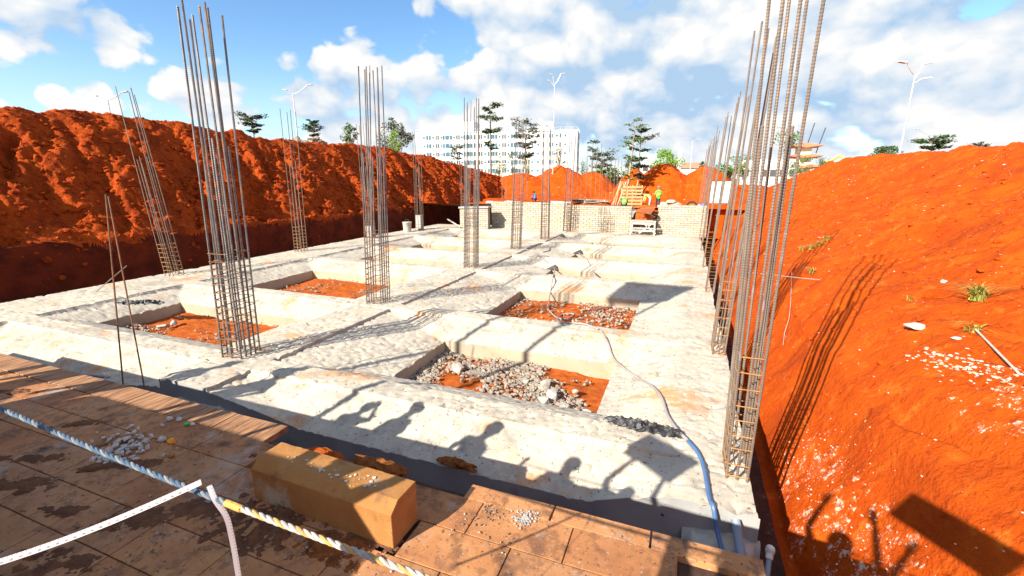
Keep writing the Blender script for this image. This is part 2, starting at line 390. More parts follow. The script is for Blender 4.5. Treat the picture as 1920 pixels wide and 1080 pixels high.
BARROW = mat('rusty_barrow', (.40,.12,.05), (.28,.10,.05), 6, .7, metal=.2)
RUBBER = mat('rubber', (.03,.03,.03), None, 1, .8)
GROUNDM = mat('far_ground', (.34,.12,.045), (.16,.15,.06), .06, .95, .4, 3, spots=[((.10,.13,.04), .2, .5, .62, .8)], spec=.1)

# ------------------------------------------------------------------ the setting
YC = [6.0, 10.5, 16.2, 20.3, 25.1, 29.9]; HW = 1.12
XM, XMH, XL, XR = -7.85, 2.45, -17.05, 1.06     # middle strip centre and half width, left strip centre, right edge
XLH = 1.80; XRI = -1.15; XN0, XN1 = -8.95, -7.66
def z_found(X, Y, noise=True):
    z = np.full(X.shape, -9.0)
    def strip(dd, hw, flat, zs, step):
        a = np.abs(dd)
        s = np.where(a < flat, 0.0, np.where(a < flat+.012, -step*(a-flat)/.012, -step-(zs-step)*np.clip((a-flat-.012)/(hw-flat-.012), 0, 1)**1.15))
        return np.where(a <= hw+1e-6, s, -9.0)
    wav = .03*(fbm(X*.7, Y*.7, 2, 5)-.5)
    for c in YC: z = np.maximum(z, strip(np.where(abs(np.abs(Y-c)-HW) < .02, Y-c, Y-c+.0*wav), HW, .249, .37, .065))
    zm = strip(X-XM, XMH, .02, .34, .0)-.06
    z = np.maximum(z, zm); z = np.where((X > XN0) & (X < XN1), np.maximum(z, -.012), z)
    z = np.maximum(z, strip(np.where(X < XL, 0.0, X-XL), XLH, .75, .36, .08)-.008)
    r = np.where(X >= XRI-1e-6, -.36*sst(.3, XRI, X)-.02, -9.0); z = np.maximum(z, r)
    z = np.where(Y > 30.2, np.maximum(z, -.04), z)
    if noise:
        z = z+.022*(fbm(X*1.3, Y*1.3, 4, 3)-.5)+.007*(fbm(X*5, Y*5, 4, 9, .6)-.5)
        z = z-.022*sst(.66, .8, vnoise(X*17, Y*17, 40))-.03*sst(.72, .85, fbm(X*5, Y*5, 2, 77))
    return z
def zf(x, y):
    return float(z_found(np.array([[x]]), np.array([[y]]))[0, 0])
xe = [XL+XLH, XM-XMH, XM+XMH, XRI, XN0, XN1]
FL = [s*q for s in (-1, 1) for q in (.24, .27)]
def lines(lo, hi, near, edges, stepf):
    out = []; a = lo
    while a < hi: out.append(a); a += stepf(a)
    out.append(hi)
    for e in edges: out += [e-.004, e+.004]
    out = sorted(out); res = [out[0]]
    for q in out[1:]:
        if q-res[-1] > .0035: res.append(q)
    return np.array(res)
X0, Y0, Y1 = XL-XLH, YC[0]-HW, 32.4
xs = lines(X0, XR, 0, xe, lambda a: .042 if a > -10 else .07)
ye = [YC[0]+HW]+[c+s*HW for c in YC[1:] for s in (-1, 1)]+[c+s*.255 for c in YC for s in (-1, 1)]
ys = lines(Y0, Y1, 0, ye, lambda a: .038 if a < 9 else (.055 if a < 17 else .11))
V, F = grid(xs, ys, lambda X, Y: z_found(X, Y))
V[:, 2] = np.maximum(V[:, 2], -.78)
# ragged outer edges
e = (V[:, 0] > XR-.3); V[e, 0] += .10*(fbm(V[e, 1]*1.2, V[e, 1]*0, 4, 21)-.5)*sst(XR-.3, XR, V[e, 0])
fz = V[F][:, :, 2]; zmin = fz.min(1); zmax = fz.max(1)
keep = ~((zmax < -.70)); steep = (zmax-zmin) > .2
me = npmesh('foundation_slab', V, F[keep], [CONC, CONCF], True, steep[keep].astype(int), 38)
found = prop(link('foundation_slab', me), 'pale concrete strip footings crossing in a grid with square pits between', kind='structure')
# outer vertical faces of the footing
g = G()
def skirt(pts, zb, m=0, thick=.02):
    for (a, b) in zip(pts[:-1], pts[1:]):
        g.add([a, b, (b[0], b[1], zb), (a[0], a[1], zb)], [(0, 1, 2, 3)], m)
xsx = np.arange(X0, XR+.01, .06)
skirt([(x, Y0+.002, zf(x, Y0+.004)+.003) for x in xsx if x < 1.05]+[(XR, Y0+.002, zf(XR-.01, Y0+.004))], -1.15)
ysy = np.arange(Y0, Y1, .15)
rx = [XR+.10*(float(fbm(np.array([y*1.2]), np.array([0.0]), 4, 21)[0])-.5)-.004 for y in ysy]
skirt([(x, y, zf(XR-.02, y)+.004) for x, y in zip(rx, ysy)], -1.15)
skirt([(X0+.003, y, zf(X0+.01, y)+.004) for y in ysy], -1.15)
link('formed_face', g.mesh('formed_face', CONCB), found)
# rough toe ramps where the long strips run out at the front
def toe(x0, x1, label):
    xs2 = np.linspace(x0, x1, 26); ys2 = np.linspace(Y0-.75, Y0+.05, 26)
    def fn(X, Y):
        t = (Y0+.02-Y)/.75
        return -.34-.10*t-.5*np.clip(t-.35, 0, 1)+.16*(fbm(X*5, Y*5, 4, 88)-.5)-.5*sst(.36, .5, abs(X-(x0+x1)/2)/(x1-x0))*sst(.0, .3, t)
    V, F = grid(xs2, ys2, fn); o = link('toe', npmesh('toe', V, F, GREY), found)
toe(-8.75, -6.75, ''); toe(.28, 1.10, '')
# pit floors: red soil and hard-core
def pit(x0, x1, y0, y1, sd, soil=.5):
    xs2 = np.linspace(x0-.3, x1+.3, 70); ys2 = np.linspace(y0-.3, y1+.3, 50)
    V, F = grid(xs2, ys2, lambda X, Y: -.74+.17*(fbm(X*1.3, Y*1.3, 4, sd)-.35)+.05*(fbm(X*8, Y*8, 3, sd+5)-.5))
    prop(link('pit_soil', npmesh('pit_soil', V, F, SOILL)), 'red soil floor of a footing pit', kind='structure')
pits = []
for i in range(5):
    y0, y1 = YC[i]+HW, YC[i+1]-HW
    for x0, x1 in ((XL+XLH, XM-XMH), (XM+XMH, XRI)):
        pits.append((x0, x1, y0, y1)); pit(x0, x1, y0, y1, 100+len(pits))

# ground inside the excavation, red banks, land beyond
def z_left(X, Y):
    cut = -20.35+.9*(fbm(Y*.35, Y*0, 3, 61)-.5)+.35*(vnoise(Y*1.3, Y*0, 63)-.5)
    u = cut-X                                             # metres beyond the cut line
    hc = np.interp(Y, [-8,2,8,10,14,17,20,23,27,31,34,41,47,54,61,68], [4.2,4.7,5.0,5.0,5.25,5.1,5.1,4.75,4.55,4.8,5.05,4.6,3.9,3.0,2.0,.2])
    hc = hc+.35*(fbm(Y*.5, Y*0, 4, 71)-.5)
    z = np.where(u < 0, -1.05, -1.05+2.45*np.clip(u/.42, 0, 1))
    m = np.clip((u-.5)/np.maximum(hc*1.06, .1), 0, 1)
    z = z+hc*(m**.92)*np.where(u > .5, 1, 0)
    z = z-np.clip((u-9)/22, 0, 1)**1.2*(hc+.15)
    a = sst(.35, 1.0, u)*(1-sst(9, 14, u)*.7); top = 1-.6*sst(.75, 1.0, m)
    rill = ridged(Y*.50+.22*X+.5*fbm(X*.6, Y*.6, 2, 19), X*.10, 3, 12)              # gullies down the slope
    lump = fbm(X*4.5, Y*4.5, 3, 14); cl = sst(.50, .62, lump)
    z = z+a*top*(-.80*sst(.58, .95, rill)*(1-.5*m)+.75*(fbm(X*.8, Y*.8, 3, 13)-.5)+.35*(fbm(X*2.2, Y*2.2, 3, 18)-.5)+.20*cl*vnoise(X*1.1, Y*1.1, 23)+.22*(fbm(X*7, Y*7, 3, 15)-.5))
    z = z+(1-a)*np.where(u > -.2, .22*(fbm(X*2.5, Y*2.5, 4, 16)-.5), .1*(fbm(X*2, Y*2, 3, 16)-.5))
    return z
xs = np.concatenate([np.linspace(-60, -34, 30)[:-1], np.linspace(-34, -27, 50)[:-1], np.linspace(-27, -18.6, 230)])
ys = np.concatenate([np.linspace(-8, 5, 60)[:-1], np.linspace(5, 24, 300)[:-1], np.linspace(24, 70, 330)])
V, F = grid(xs, ys, z_left)
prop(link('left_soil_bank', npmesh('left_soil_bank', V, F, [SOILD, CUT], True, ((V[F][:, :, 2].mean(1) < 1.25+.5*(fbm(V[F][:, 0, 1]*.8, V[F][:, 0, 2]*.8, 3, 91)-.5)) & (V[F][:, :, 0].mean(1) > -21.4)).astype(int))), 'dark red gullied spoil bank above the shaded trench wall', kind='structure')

def z_right(X, Y):
    e0 = 1.62+.22*(fbm(Y*.6, Y*0, 3, 31)-.5)+.012*np.clip(Y-8, 0, 60)
    u = X-e0
    cr = np.interp(Y, [-20,0,10,16,20,26,33,38,45,52,60], [4.0,4.3,4.42,4.42,4.5,4.62,4.78,4.55,3.75,2.6,1.4])
    cr = cr+.40*(fbm(Y*.45+7, Y*0, 4, 33)-.5)
    z = np.where(u < 0, -1.0+.05*u, -1.0+1.55*np.clip(u/.85, 0, 1)**.85+.95*sst(.5, 1.75, u))
    up = np.clip((u-1.55)/5.3, 0, 1); z = z+(cr-1.5)*(up*.8+.2*up*up*(3-2*up))
    z = z-np.clip((u-9.5)/14, 0, 1)*(cr-1.2)
    z = np.where((X < 1.4), np.minimum(z, -.95), z)
    a = sst(.05, .6, u); b = sst(1.6, 3.0, u)
    z = z+a*(.20*(fbm(X*1.4, Y*1.0, 4, 34)-.5)+.12*(ridged(X*2.2+Y*.5, Y*.8, 3, 35)-.6)+.06*(fbm(X*7, Y*7, 4, 36, .6)-.5)-.10*sst(.80, .97, ridged(X*1.1+Y*.25, Y*.35, 3, 45)))
    z = z+b*(.10*(fbm(X*6, Y*6, 3, 47, .6)-.5)-.09*sst(.78, .96, ridged(X*.45, Y*.75+X*.3, 3, 46))+.50*(fbm(X*.6, Y*.6, 3, 37)-.5)+.16*(fbm(X*2.2, Y*2.2, 4, 38)-.5))+(1-a)*.12*(fbm(X*3, Y*3, 3, 39)-.5)
    return z
xs = np.concatenate([np.linspace(1.0, 4.2, 130)[:-1], np.linspace(4.2, 10, 110)[:-1], np.linspace(10, 34, 60)])
ys = np.concatenate([np.linspace(-20, 1, 60)[:-1], np.linspace(1, 14, 300)[:-1], np.linspace(14, 34, 170)[:-1], np.linspace(34, 62, 90)])
V, F = grid(xs, ys, z_right)
fx = V[F].mean(1)
prop(link('right_soil_bank', npmesh('right_soil_bank', V, F, [SOIL, TRENCHSOIL], True, (fx[:, 0] < 1.5+.012*np.clip(fx[:, 1]-8, 0, 60)).astype(int))), 'bright orange red spoil bank beside the footing edge', kind='structure')
def zr(x, y): return float(z_right(np.array([[x]]), np.array([[y]]))[0, 0])
def on_right(px, py):
    """where the pixel's sight line meets the right bank"""
    d = ray(px, py); t = 1.5
    while t < 60:
        if HC+d[2]*t < zr(d[0]*t, d[1]*t): break
        t += .03
    return Vector((d[0]*t, d[1]*t, zr(d[0]*t, d[1]*t)))

# trench floor round the footing
V, F = grid(np.linspace(-19.6, 1.6, 110), np.linspace(-1, 34, 160), lambda X, Y: -1.12+.14*(fbm(X*1.4, Y*1.4, 4, 51)-.5))
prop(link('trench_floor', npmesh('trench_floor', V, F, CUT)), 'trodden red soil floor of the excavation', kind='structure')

MOUNDS = [(-21,58,7,5,3.1),(-16,60,6,5,4.0),(-12,61,4.2,4.5,3.4),(-26,63,6,6,2.3),(-5.4,51,2.6,4,3.3),(-2.4,51.5,4.4,4.2,3.8),(1.6,52,4.6,4.6,3.5),(5.5,54,5,6,1.8),(-7.6,49.5,2.2,2.2,.9),(-33,75,9,7,2.0)]
def z_back(X, Y):
    z = np.interp(Y, [31.8,36,40,46,55,70,200,9000], [1.72,1.22,1.18,1.3,1.25,1.1,.8,-2.])
    z = z+.07*(fbm(X*.6, Y*.6, 4, 55)-.5)
    near = sst(39, 44, Y); z0_ = z
    for (mx, my, sx, sy, h) in MOUNDS:
        r = np.sqrt(((X-mx)/sx)**2+((Y-my)/sy)**2); z = np.maximum(z, z0_+h*(1-sst(.0, 1.35, r))*near)
    nz = near*(1-sst(66, 80, Y))
    return z+nz*(.5*(fbm(X*.5, Y*.5, 4, 56)-.5)+.35*(fbm(X*2, Y*2, 3, 57)-.5))
ys = np.concatenate([np.linspace(32.2, 44, 70)[:-1], np.linspace(44, 70, 200)[:-1]])
xs = np.concatenate([np.linspace(-40, -20, 60)[:-1], np.linspace(-20, 12, 230)])
V, F = grid(xs, ys, z_back); fx = V[F].mean(1)
prop(link('far_spoil_ground', npmesh('far_spoil_ground', V, F, [SOIL, SOILL], True, (fx[:, 1] < 43).astype(int))), 'trodden red ground and spoil heaps beyond the block wall', kind='structure')
def zb(x, y): return float(z_back(np.array([[x]]), np.array([[y]]))[0, 0])
g = G(); S = 6000
for (x0, x1, y0, y1) in ((-S, -59, -300, S), (33, S, -300, S), (-59, 33, 69, S), (-59, 33, -300, -7.5)):
    nx = max(1, int((x1-x0)/600)); 
    g.add([(x0,y0,1.05 if y0 < 60 or True else 1),(x1,y0,1.05),(x1,y1,1.05),(x0,y1,1.05)], [(0,1,2,3)])
prop(link('ground', g.mesh('ground', GROUNDM)), 'flat open land out to the horizon', kind='structure')

# ------------------------------------------------------------------ pavement in the foreground
ZP = 1.5
g = G(); g.box((-7.35, -2.85, ZP-.19-.6), (16.6, 10.5, 1.5))                 # bed slab; top at ZP-.04
pave = prop(link('pavement', g.mesh('pavement', BED)), 'brown tiled pavement along the top of the excavation', kind='structure')
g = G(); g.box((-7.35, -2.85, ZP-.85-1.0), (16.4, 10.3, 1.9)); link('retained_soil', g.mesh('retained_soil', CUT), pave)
tw, tl = .292, .61
tile_me = {}
def tile_mesh(k, wx, wy, mt):
    key = (k, round(wx, 3), round(wy, 3))
    if key not in tile_me:
        g = G(); b = .0025
        x, y = wx/2, wy/2
        g.add([(-x,-y,-.05),(x,-y,-.05),(x,y,-.05),(-x,y,-.05),(-x,-y,-b),(x,-y,-b),(x,y,-b),(-x,y,-b),(-x+b,-y+b,0),(x-b,-y+b,0),(x-b,y-b,0),(-x+b,y-b,0)],
              [(3,2,1,0),(0,1,5,4),(1,2,6,5),(2,3,7,6),(3,0,4,7),(4,5,9,8),(5,6,10,9),(6,7,11,10),(7,4,8,11),(8,9,10,11)])
        tile_me[key] = g.mesh('paving_tile', mt)
    return tile_me[key]
for r in range(11):
    yb = 2.335-r*tw                                       # top joint of the row
    for c in range(25):
        xc = -13.9+.305+c*tl
        if xc > -2.0: xc += (tl/2 if r % 2 else 0)
        if xc > .35: continue
        if r == 0 and -2.9 < xc < -1.75: continue          # lifted tiles where the kerb stone lies
        if r > 7 and xc < -5: continue
        k = random.randrange(3); y1 = yb+(.0)
        yc = y1-tw/2
        dz = random.uniform(-.0012, .0012)
        o = link('paving_tile', tile_mesh(k, tl-.007, tw-.007, TILE[k]), pave, (xc, yc, ZP+dz), (random.uniform(-.002, .002), random.uniform(-.0015, .0015), random.uniform(-.004, .004)))
for c in range(24):                                       # grained edge row, overhanging
    xc = -13.75+c*tl
    if xc > .35 or -3.0 < xc < -1.2: continue
    k = 5 if xc < -2 else 0
    yy = 2.475-.006*(xc+7)*.5 if xc < -2 else 2.405
    wy = .25 if xc < -2 else .14
    o = link('paving_tile', tile_mesh(k, tl-.012, wy, TILEW if k else TILE[0]), pave, (xc, (yy-.005), ZP+.002), (0, 0, random.uniform(-.01, .01)))
    if k: o['label'] = 'grained edge tile'

# dirt smears on the tiles
def smear(px, py, rx, ry, rot, seed, mt, h=.016, label='dark dirt trodden over the paving tiles', name='dirt'):
    p = at(px, py, ZP); n = 70
    def fn(X, Y):
        a = np.sqrt((X/rx)**2+(Y/ry)**2); k = fbm(X*13+seed, Y*13, 5, seed, .65)
        z = h*(1.05-a*1.25+(k-.5)*4.2)
        c, s = math.cos(rot), math.sin(rot)
        return (p[0]+X*c-Y*s, p[1]+X*s+Y*c, ZP+np.clip(z, -.02, h))
    V, F = grid(np.linspace(-rx*1.1, rx*1.1, n), np.linspace(-ry*1.1, ry*1.1, n), fn)
    keep = V[F][:, :, 2].max(1) > ZP-.001
    return prop(link(name, npmesh(name, V, F[keep], mt)), label, kind='stuff')
for q in [(150,795,.20,.06,.6),(200,875,.35,.05,.5),(60,860,.30,.06,.4),(30,735,.25,.05,.4),(20,910,.30,.09,.3),(110,960,.22,.05,.4),(210,985,.25,.06,.5),(330,960,.35,.12,.45),(60,1040,.20,.05,.4),(230,830,.2,.04,.7),(120,1060,.25,.06,.5),(700,1010,.3,.08,.1)]:
    smear(*q, int(q[0]), DIRT)
smear(500, 985, .34, .22, .2, 5, DIRT, .03); smear(560, 860, .38, .10, .1, 15, DIRT, .03); smear(640, 1030, .26, .12, .1, 9, SOILB, .018, 'loose orange soil beside the kerb stone')
def chips(name, label, pts, mt, smin, smax, squash=.7, sub=1, group=None):
    V, F = lumps([p[:3] for p in pts], rng.uniform(smin, smax, len(pts)), squash, .42, sub)
    return prop(link(name, npmesh(name, V, F, mt, False)), label, kind='stuff')
def pts_disc(px, py, rx, ry, n, z, rot=0.0):
    p = at(px, py, z); out = []
    for _ in range(n):
        a, q = random.uniform(0, 6.283), random.gauss(0, .5)
        x, y = q*rx*math.cos(a), q*ry*math.sin(a)
        out.append((p[0]+x*math.cos(rot)-y*math.sin(rot), p[1]+x*math.sin(rot)+y*math.cos(rot), z+.006))
    return out
pp = []
for q in [(520,1000,.22,.10,40),(450,960,.4,.2,90),(650,1040,.35,.14,120),(560,870,.4,.1,60),(920,960,.16,.12,110),(200,700,.35,.12,70),(350,830,.5,.3,110),(100,900,1.0,.4,160),(300,1000,.7,.3,160),(900,1000,.5,.25,70),(330,900,.5,.2,90)]:
    pp += pts_disc(*q[:4], int(q[4]*.6), ZP)
chips('grit', 'pale grit and stone chips scattered over the brown tiles', pp, GRITM, .002, .009, .5)
pp = pts_disc(985, 972, .10, .09, 170, ZP)
chips('mortar_crumbs', 'grey mortar crumbs beside the edge joint', pp, GREY, .003, .010, .4)

# kerb stone and what lies round it
k = thing('kerb_stone', 'long ochre kerb stone with one chamfered top edge lying on the tiles', 'kerb stone', (-1.985, 1.80, ZP), R(-1.5))
g = G()
prof = [(0,0),(.25,0),(.25,.285),(.07,.285),(0,.23)]       # depth (y), height
L = 1.13
vs = [(-L/2, y, z) for y, z in prof]+[(L/2, y, z) for y, z in prof]
g.add(vs, [(0,1,2,3,4),(9,8,7,6,5)]+[(i, (i+1) % 5, (i+1) % 5+5, i+5) for i in range(5)])
me = g.mesh('kerb_body', KERB)
bm = bmesh.new(); bm.from_mesh(me); bmesh.ops.bevel(bm, geom=bm.edges[:], offset=.0025, segments=1, affect='EDGES'); bm.to_mesh(me); bm.free()
bm = bmesh.new(); bm.from_mesh(me); bmesh.ops.triangulate(bm, faces=[f for f in bm.faces if len(f.verts) > 4]); bmesh.ops.subdivide_edges(bm, edges=[e_ for e_ in bm.edges if e_.calc_length() > .2], cuts=40, use_grid_fill=True); bmesh.ops.subdivide_edges(bm, edges=[e_ for e_ in bm.edges if e_.calc_length() > .05], cuts=7, use_grid_fill=True)
bm.normal_update(); co = np.array([v.co[:] for v in bm.verts])
n_ = fbm(co[:, 0]*22, co[:, 1]*22+co[:, 2]*17, 4, 8, .6); c_ = sst(.60, .75, fbm(co[:, 0]*9+5, co[:, 2]*9+co[:, 1]*9, 3, 44))
for v, q, w_ in zip(bm.verts, n_, c_):
    edge = max((e_.calc_face_angle(0) for e_ in v.link_edges), default=0)
    v.co -= v.normal*((q-.5)*.003+(.004*w_ if edge > .3 else .0))
bm.to_mesh(me); bm.free()
link('kerb_body', me, k)
pp = [(-1.95+random.gauss(0, .22), 1.80+.12+random.gauss(0, .03), ZP+.289) for _ in range(28)]
chips('stone_flakes', 'pale stone flakes lying on the kerb stone', pp, WHITEST, .004, .013, .3)
def lump_obj(name, mt, loc, size, label, cat, seed=0, group=None, sub=3, amp=.35, rz=0.0):
    bm = bmesh.new(); bmesh.ops.create_icosphere(bm, subdivisions=sub, radius=1.0); rr = random.Random(seed)
    ofs = rr.uniform(0, 50)
    co = np.array([v.co[:] for v in bm.verts])
    n = fbm(co[:, 0]*1.5+ofs+co[:, 2], co[:, 1]*1.5+ofs-co[:, 2], 5 if sub > 3 else 3, seed, .62)-.5
    for v, q in zip(bm.verts, n):
        v.co *= (1+amp*2*q); v.co = Vector((v.co.x*size[0], v.co.y*size[1], max(v.co.z, -.35)*size[2]))
    me = bpy.data.meshes.new(name); bm.to_mesh(me); bm.free(); me.materials.append(mt)
    me.polygons.foreach_set('use_smooth', [sub > 2]*len(me.polygons))
    if sub > 2: me.set_sharp_from_angle(angle=R(30))
    o = link(name, me, None, loc, (0, 0, rz)); return prop(o, label, cat, group)
lump_obj('mortar_lump', SOILL, (*at(600,858,ZP), ZP+.02), (.19,.06,.05), 'orange mortar lump behind the left half of the kerb stone', 'mortar lump', 3, None, 4, .75)
lump_obj('mortar_lump', SOILB, (*at(715,882,ZP), ZP+.02), (.22,.07,.055), 'dark crumbly mortar lump behind the right half of the kerb stone', 'mortar lump', 4, None, 4, .75)
# gravel pile, loose stones and caps
pp = []
for _ in range(62):
    t = random.random(); px = 255+random.gauss(0, 26)-30*t; py = 832+random.gauss(0, 14)+14*t
    p = at(px, py, ZP); pp.append((p[0], p[1], ZP+.012+.02*random.random()))
for _ in range(16):
    p = at(185+random.gauss(0, 18), 862+random.gauss(0, 6), ZP); pp.append((p[0], p[1], ZP+.01))
chips('gravel', 'heap of white crushed stones on the brown tiles', pp, WHITEST, .011, .026, .85)
for i, (px, py, s, lb) in enumerate([(318,788,.026,'rough white stone beside another near the pavement edge'),(336,789,.024,'squarish white stone nearest the green cap'),(305,827,.03,'round white stone at the end of the heap by the orange cap'),(362,798,.02,'small white stone just right of the green cap'),(322,857,.024,'lone brownish stone below the orange cap')]):
    lump_obj('loose_stone', WHITEST if i < 4 else KERB, (*at(px, py, ZP), ZP+s*.5), (s*1.1, s, s), lb, 'stone', 30+i, sub=2, amp=.3)
g = G(); g.lathe([(.020,0),(.022,.008),(.020,.016),(.006,.018)], 14); single(g, 'bottle_cap', GREENP, 'green plastic cap lying on the tiles by white stones', 'cap', None, True).location = (*at(351,798,ZP), ZP+.006)
g = G(); g.lathe([(.024,0),(.030,.012),(.022,.026),(.012,.04),(.006,.044)], 12); g.box((.034,0,.008), (.03,.012,.006)); o = single(g, 'bottle_cap', ORANGE, 'orange plastic cap beside the white gravel heap', 'cap', None, True); o.location = (*at(320,831,ZP), ZP+.006); o.rotation_euler = (0, .5, .6)

# ------------------------------------------------------------------ rebar columns
BARLEN = 7.3
def bar_mesh(name, z0, z1, r, ribs, mt, bend=(0, 0)):
    g = G(); n = 7 if ribs else 6; Lz = z1-z0
    k = int(Lz/.016) if ribs else 10
    pts = [(bend[0]*((i/k)**2), bend[1]*((i/k)**2), z0+Lz*i/k) for i in range(k+1)]
    rs = [r*(1.13 if i % 2 else .93) for i in range(k+1)] if ribs else r
    g.tube(pts, rs, n)
    return g.mesh(name, mt)
_bars = {}
def get_bar(z1, r, ribs, mt, var):
    key = (round(z1, 2), r, ribs, mt.name, var)
    if key not in _bars:
        rr = random.Random(hash((round(z1*100), var)) & 0xffff)
        _bars[key] = bar_mesh('rebar', -.25, z1, r, ribs, mt, (rr.uniform(-.05, .05)*z1/6, rr.uniform(-.05, .05)*z1/6))
    return _bars[key]
_ties = {}
def get_tie(wx, wy, r, mt, n=4):
    key = (wx, wy, r, mt.name)
    if key not in _ties:
        g = G(); x, y = wx/2, wy/2; c = .02
        g.tube([(-x+c,-y,0),(x-c,-y,0),(x,-y+c,0),(x,y-c,0),(x-c,y,0),(-x+c,y,0),(-x,y-c,0),(-x,-y+c,0)], r, n, closed=True)
        g.tube([(-x+c,-y,0),(-x+.07,-y+.06,.0)], r, n); g.tube([(-x,-y+c,0),(-x+.06,-y+.07,.01)], r, n)
        _ties[key] = g.mesh('stirrup', mt)
    return _ties[key]
def column(label, x, y, z0, top, short, wx=.5, wy=.6, nx=3, ny=4, r=.013, ribs=False, lean=(0, 0), tieh=1.9, tdz=.165, rz=0.0, mt=STEEL, tie=TIED, group=None, longset=None, shortset=None, inner=True, seed=0, gather=.02):
    t = thing('rebar_column', label, 'rebar column', (x, y, z0), rz, group)
    rr = random.Random(seed+17); pos = []
    for i in range(nx):
        for j in range(ny):
            if i in (0, nx-1) or j in (0, ny-1):
                pos.append((-wx/2+wx*i/(nx-1), -wy/2+wy*j/(ny-1)))
    for i, (a, b) in enumerate(pos):
        long_ = (i % 3 != 1) if longset is None else (i in longset)
        zt = (top if long_ else short)+rr.uniform(-.12, .12)-z0
        zt = round(zt/.12)*.12
        tilt = (rr.uniform(-.006, .006), rr.uniform(-.006, .006))
        # the cage gathers a little towards the top of the splice
        lx, ly = lean[0]+tilt[0]-a*gather, lean[1]+tilt[1]-b*gather*.2
        o = link('rebar', get_bar(zt, r, ribs, mt, i % 3), t, (a, b, 0), (-ly, lx, rr.uniform(0, 6))); o.rotation_mode = 'ZYX'
        if not long_ and ribs:                         # lapped pair
            pass
    zz = .06; k = 0
    while zz < tieh:
        o = link('stirrup', get_tie(round(wx+.035, 3), round(wy+.035, 3), .0065 if not ribs else .0075, tie), t, (lean[0]*zz, lean[1]*zz, zz), (rr.uniform(-.03, .03), rr.uniform(-.03, .03), rr.uniform(-.03, .03)))
        if inner and k % 2 == 0:
            link('stirrup', get_tie(round(wx*.55, 3), round(wy+.03, 3), .0055, tie), t, (lean[0]*zz, lean[1]*zz, zz+.03), (rr.uniform(-.03, .03), rr.uniform(-.03, .03), 0))
        zz += tdz*rr.uniform(.85, 1.15); k += 1
    return t
GC = 'tall rebar columns standing on the footing strips'
def lean_of(base, px, py):
    p = atY(px, py, base[1]); return ((p.x-base[0])/(p.z-base[2]), 0.0)
mid = [('nearest tall rebar column in the middle row, next to the red soil pit', (-8.50,6.25), (366,10), 1.75),
       ('second rebar column of the middle row, at the corner of the second pit', (-8.42,10.75), (694,123), 1.7),
       ('third rebar column of the middle row, straight and closely spaced bars', (-8.21,16.7), (885,190), 1.9),
       ('fourth rebar column of the middle row, where the thin hose ends', (-8.25,22.2), (976,225), 2.0),
       ('fifth rebar column of the middle row, in line with the tall lamp post', (-7.97,26.6), (1026,247), 1.9),
       ('sixth rebar column of the middle row, dark tied foot against the block wall', (-7.75,31.2), (1073,256), 1.3)]
for i, (lb, b, tp, th) in enumerate(mid):
    b3 = (b[0], b[1], zf(*b))
    column(lb, *b3, 6.5, 4.25, .46, .54 if i else .50, 3, 5 if i < 3 else 4, .0165 if i else .0185, i == 0, lean_of(b3, *tp), th+.45, .165, R(8), STEEL, TIED, GC, seed=i)
lft = [('leaning rebar column at the left footing edge nearest the camera', (-18.25,11.2), (234,156), 1.35, (1, 0)),
       ('slim rebar column at the left footing edge before the gullied bank', (-18.2,17.4), (538,207), 1.35, (1, 1)),
       ('rebar column with a grey concrete foot half hidden behind the second middle column', (-18.3,23.1), (676,232), 1.5, (1, 0)),
       ('rebar column at the left edge with a cast concrete foot beside the white bucket', (-17.9,28.1), (780,250), 0.5, (1, 1))]
for i, (lb, b, tp, th, _) in enumerate(lft):
    b3 = (b[0], b[1], zf(*b))
    t = column(lb, *b3, 6.75, 4.3, .42, .42, 3, 3, .015, False, lean_of(b3, *tp), th, .17, R(5), STEELR, TIE, GC, longset=(0, 2, 4, 7), seed=20+i, inner=False)
    if i >= 2:
        g = G(); g.box((0,0,.5 if i == 3 else .35), (.42,.42,1.1 if i == 3 else .8)); o = link('concrete_foot', g.mesh('concrete_foot', GREY), t, (0,0,0))
rgt = [('nearest rusty rebar column at the right footing edge, reaching out of the top of view', (.88,5.78), (1480,60), 1.65, True),
       ('second rusty rebar column at the right footing edge behind the nearest one', (.92,10.15), (1437,75), 1.75, True)]
for i, (lb, b, tp, th, rb) in enumerate(rgt):
    b3 = (b[0], b[1], zf(*b)-.02)
    column(lb, *b3, 6.25, 4.0, .23, .54, 3, 4, .0165, rb, lean_of(b3, *tp), th, .19, R(0), STEELR, TIE, GC, longset=(0, 3, 4, 5, 6, 9), seed=40+i, inner=False, gather=(-.09, -.04)[i])
xr = [(.98,15.8,(1393,176)),(1.02,20.3,(1371,215)),(1.05,25.0,(1352,245)),(1.08,29.9,(1343,262)),(1.1,33.9,(1335,280)),(1.12,38.,(1330,290)),(1.15,42.5,(1326,296))]
for i, (x, y, tp) in enumerate(xr):
    b3 = (x, y, (zf(min(x, 1.0), y)-.02) if y < 31.5 else zb(x, y)-.4)
    column(['third','fourth','fifth','sixth','seventh','eighth','farthest'][i]+' rebar column counted along the right footing edge from the camera', *b3, 6.0, 3.9, .24, .5, 2, 4, .0155, False, lean_of(b3, *tp), 1.5, .2, 0, STEELR, TIE, GC, longset=(0, 1, 3, 4, 6), seed=60+i, inner=False)
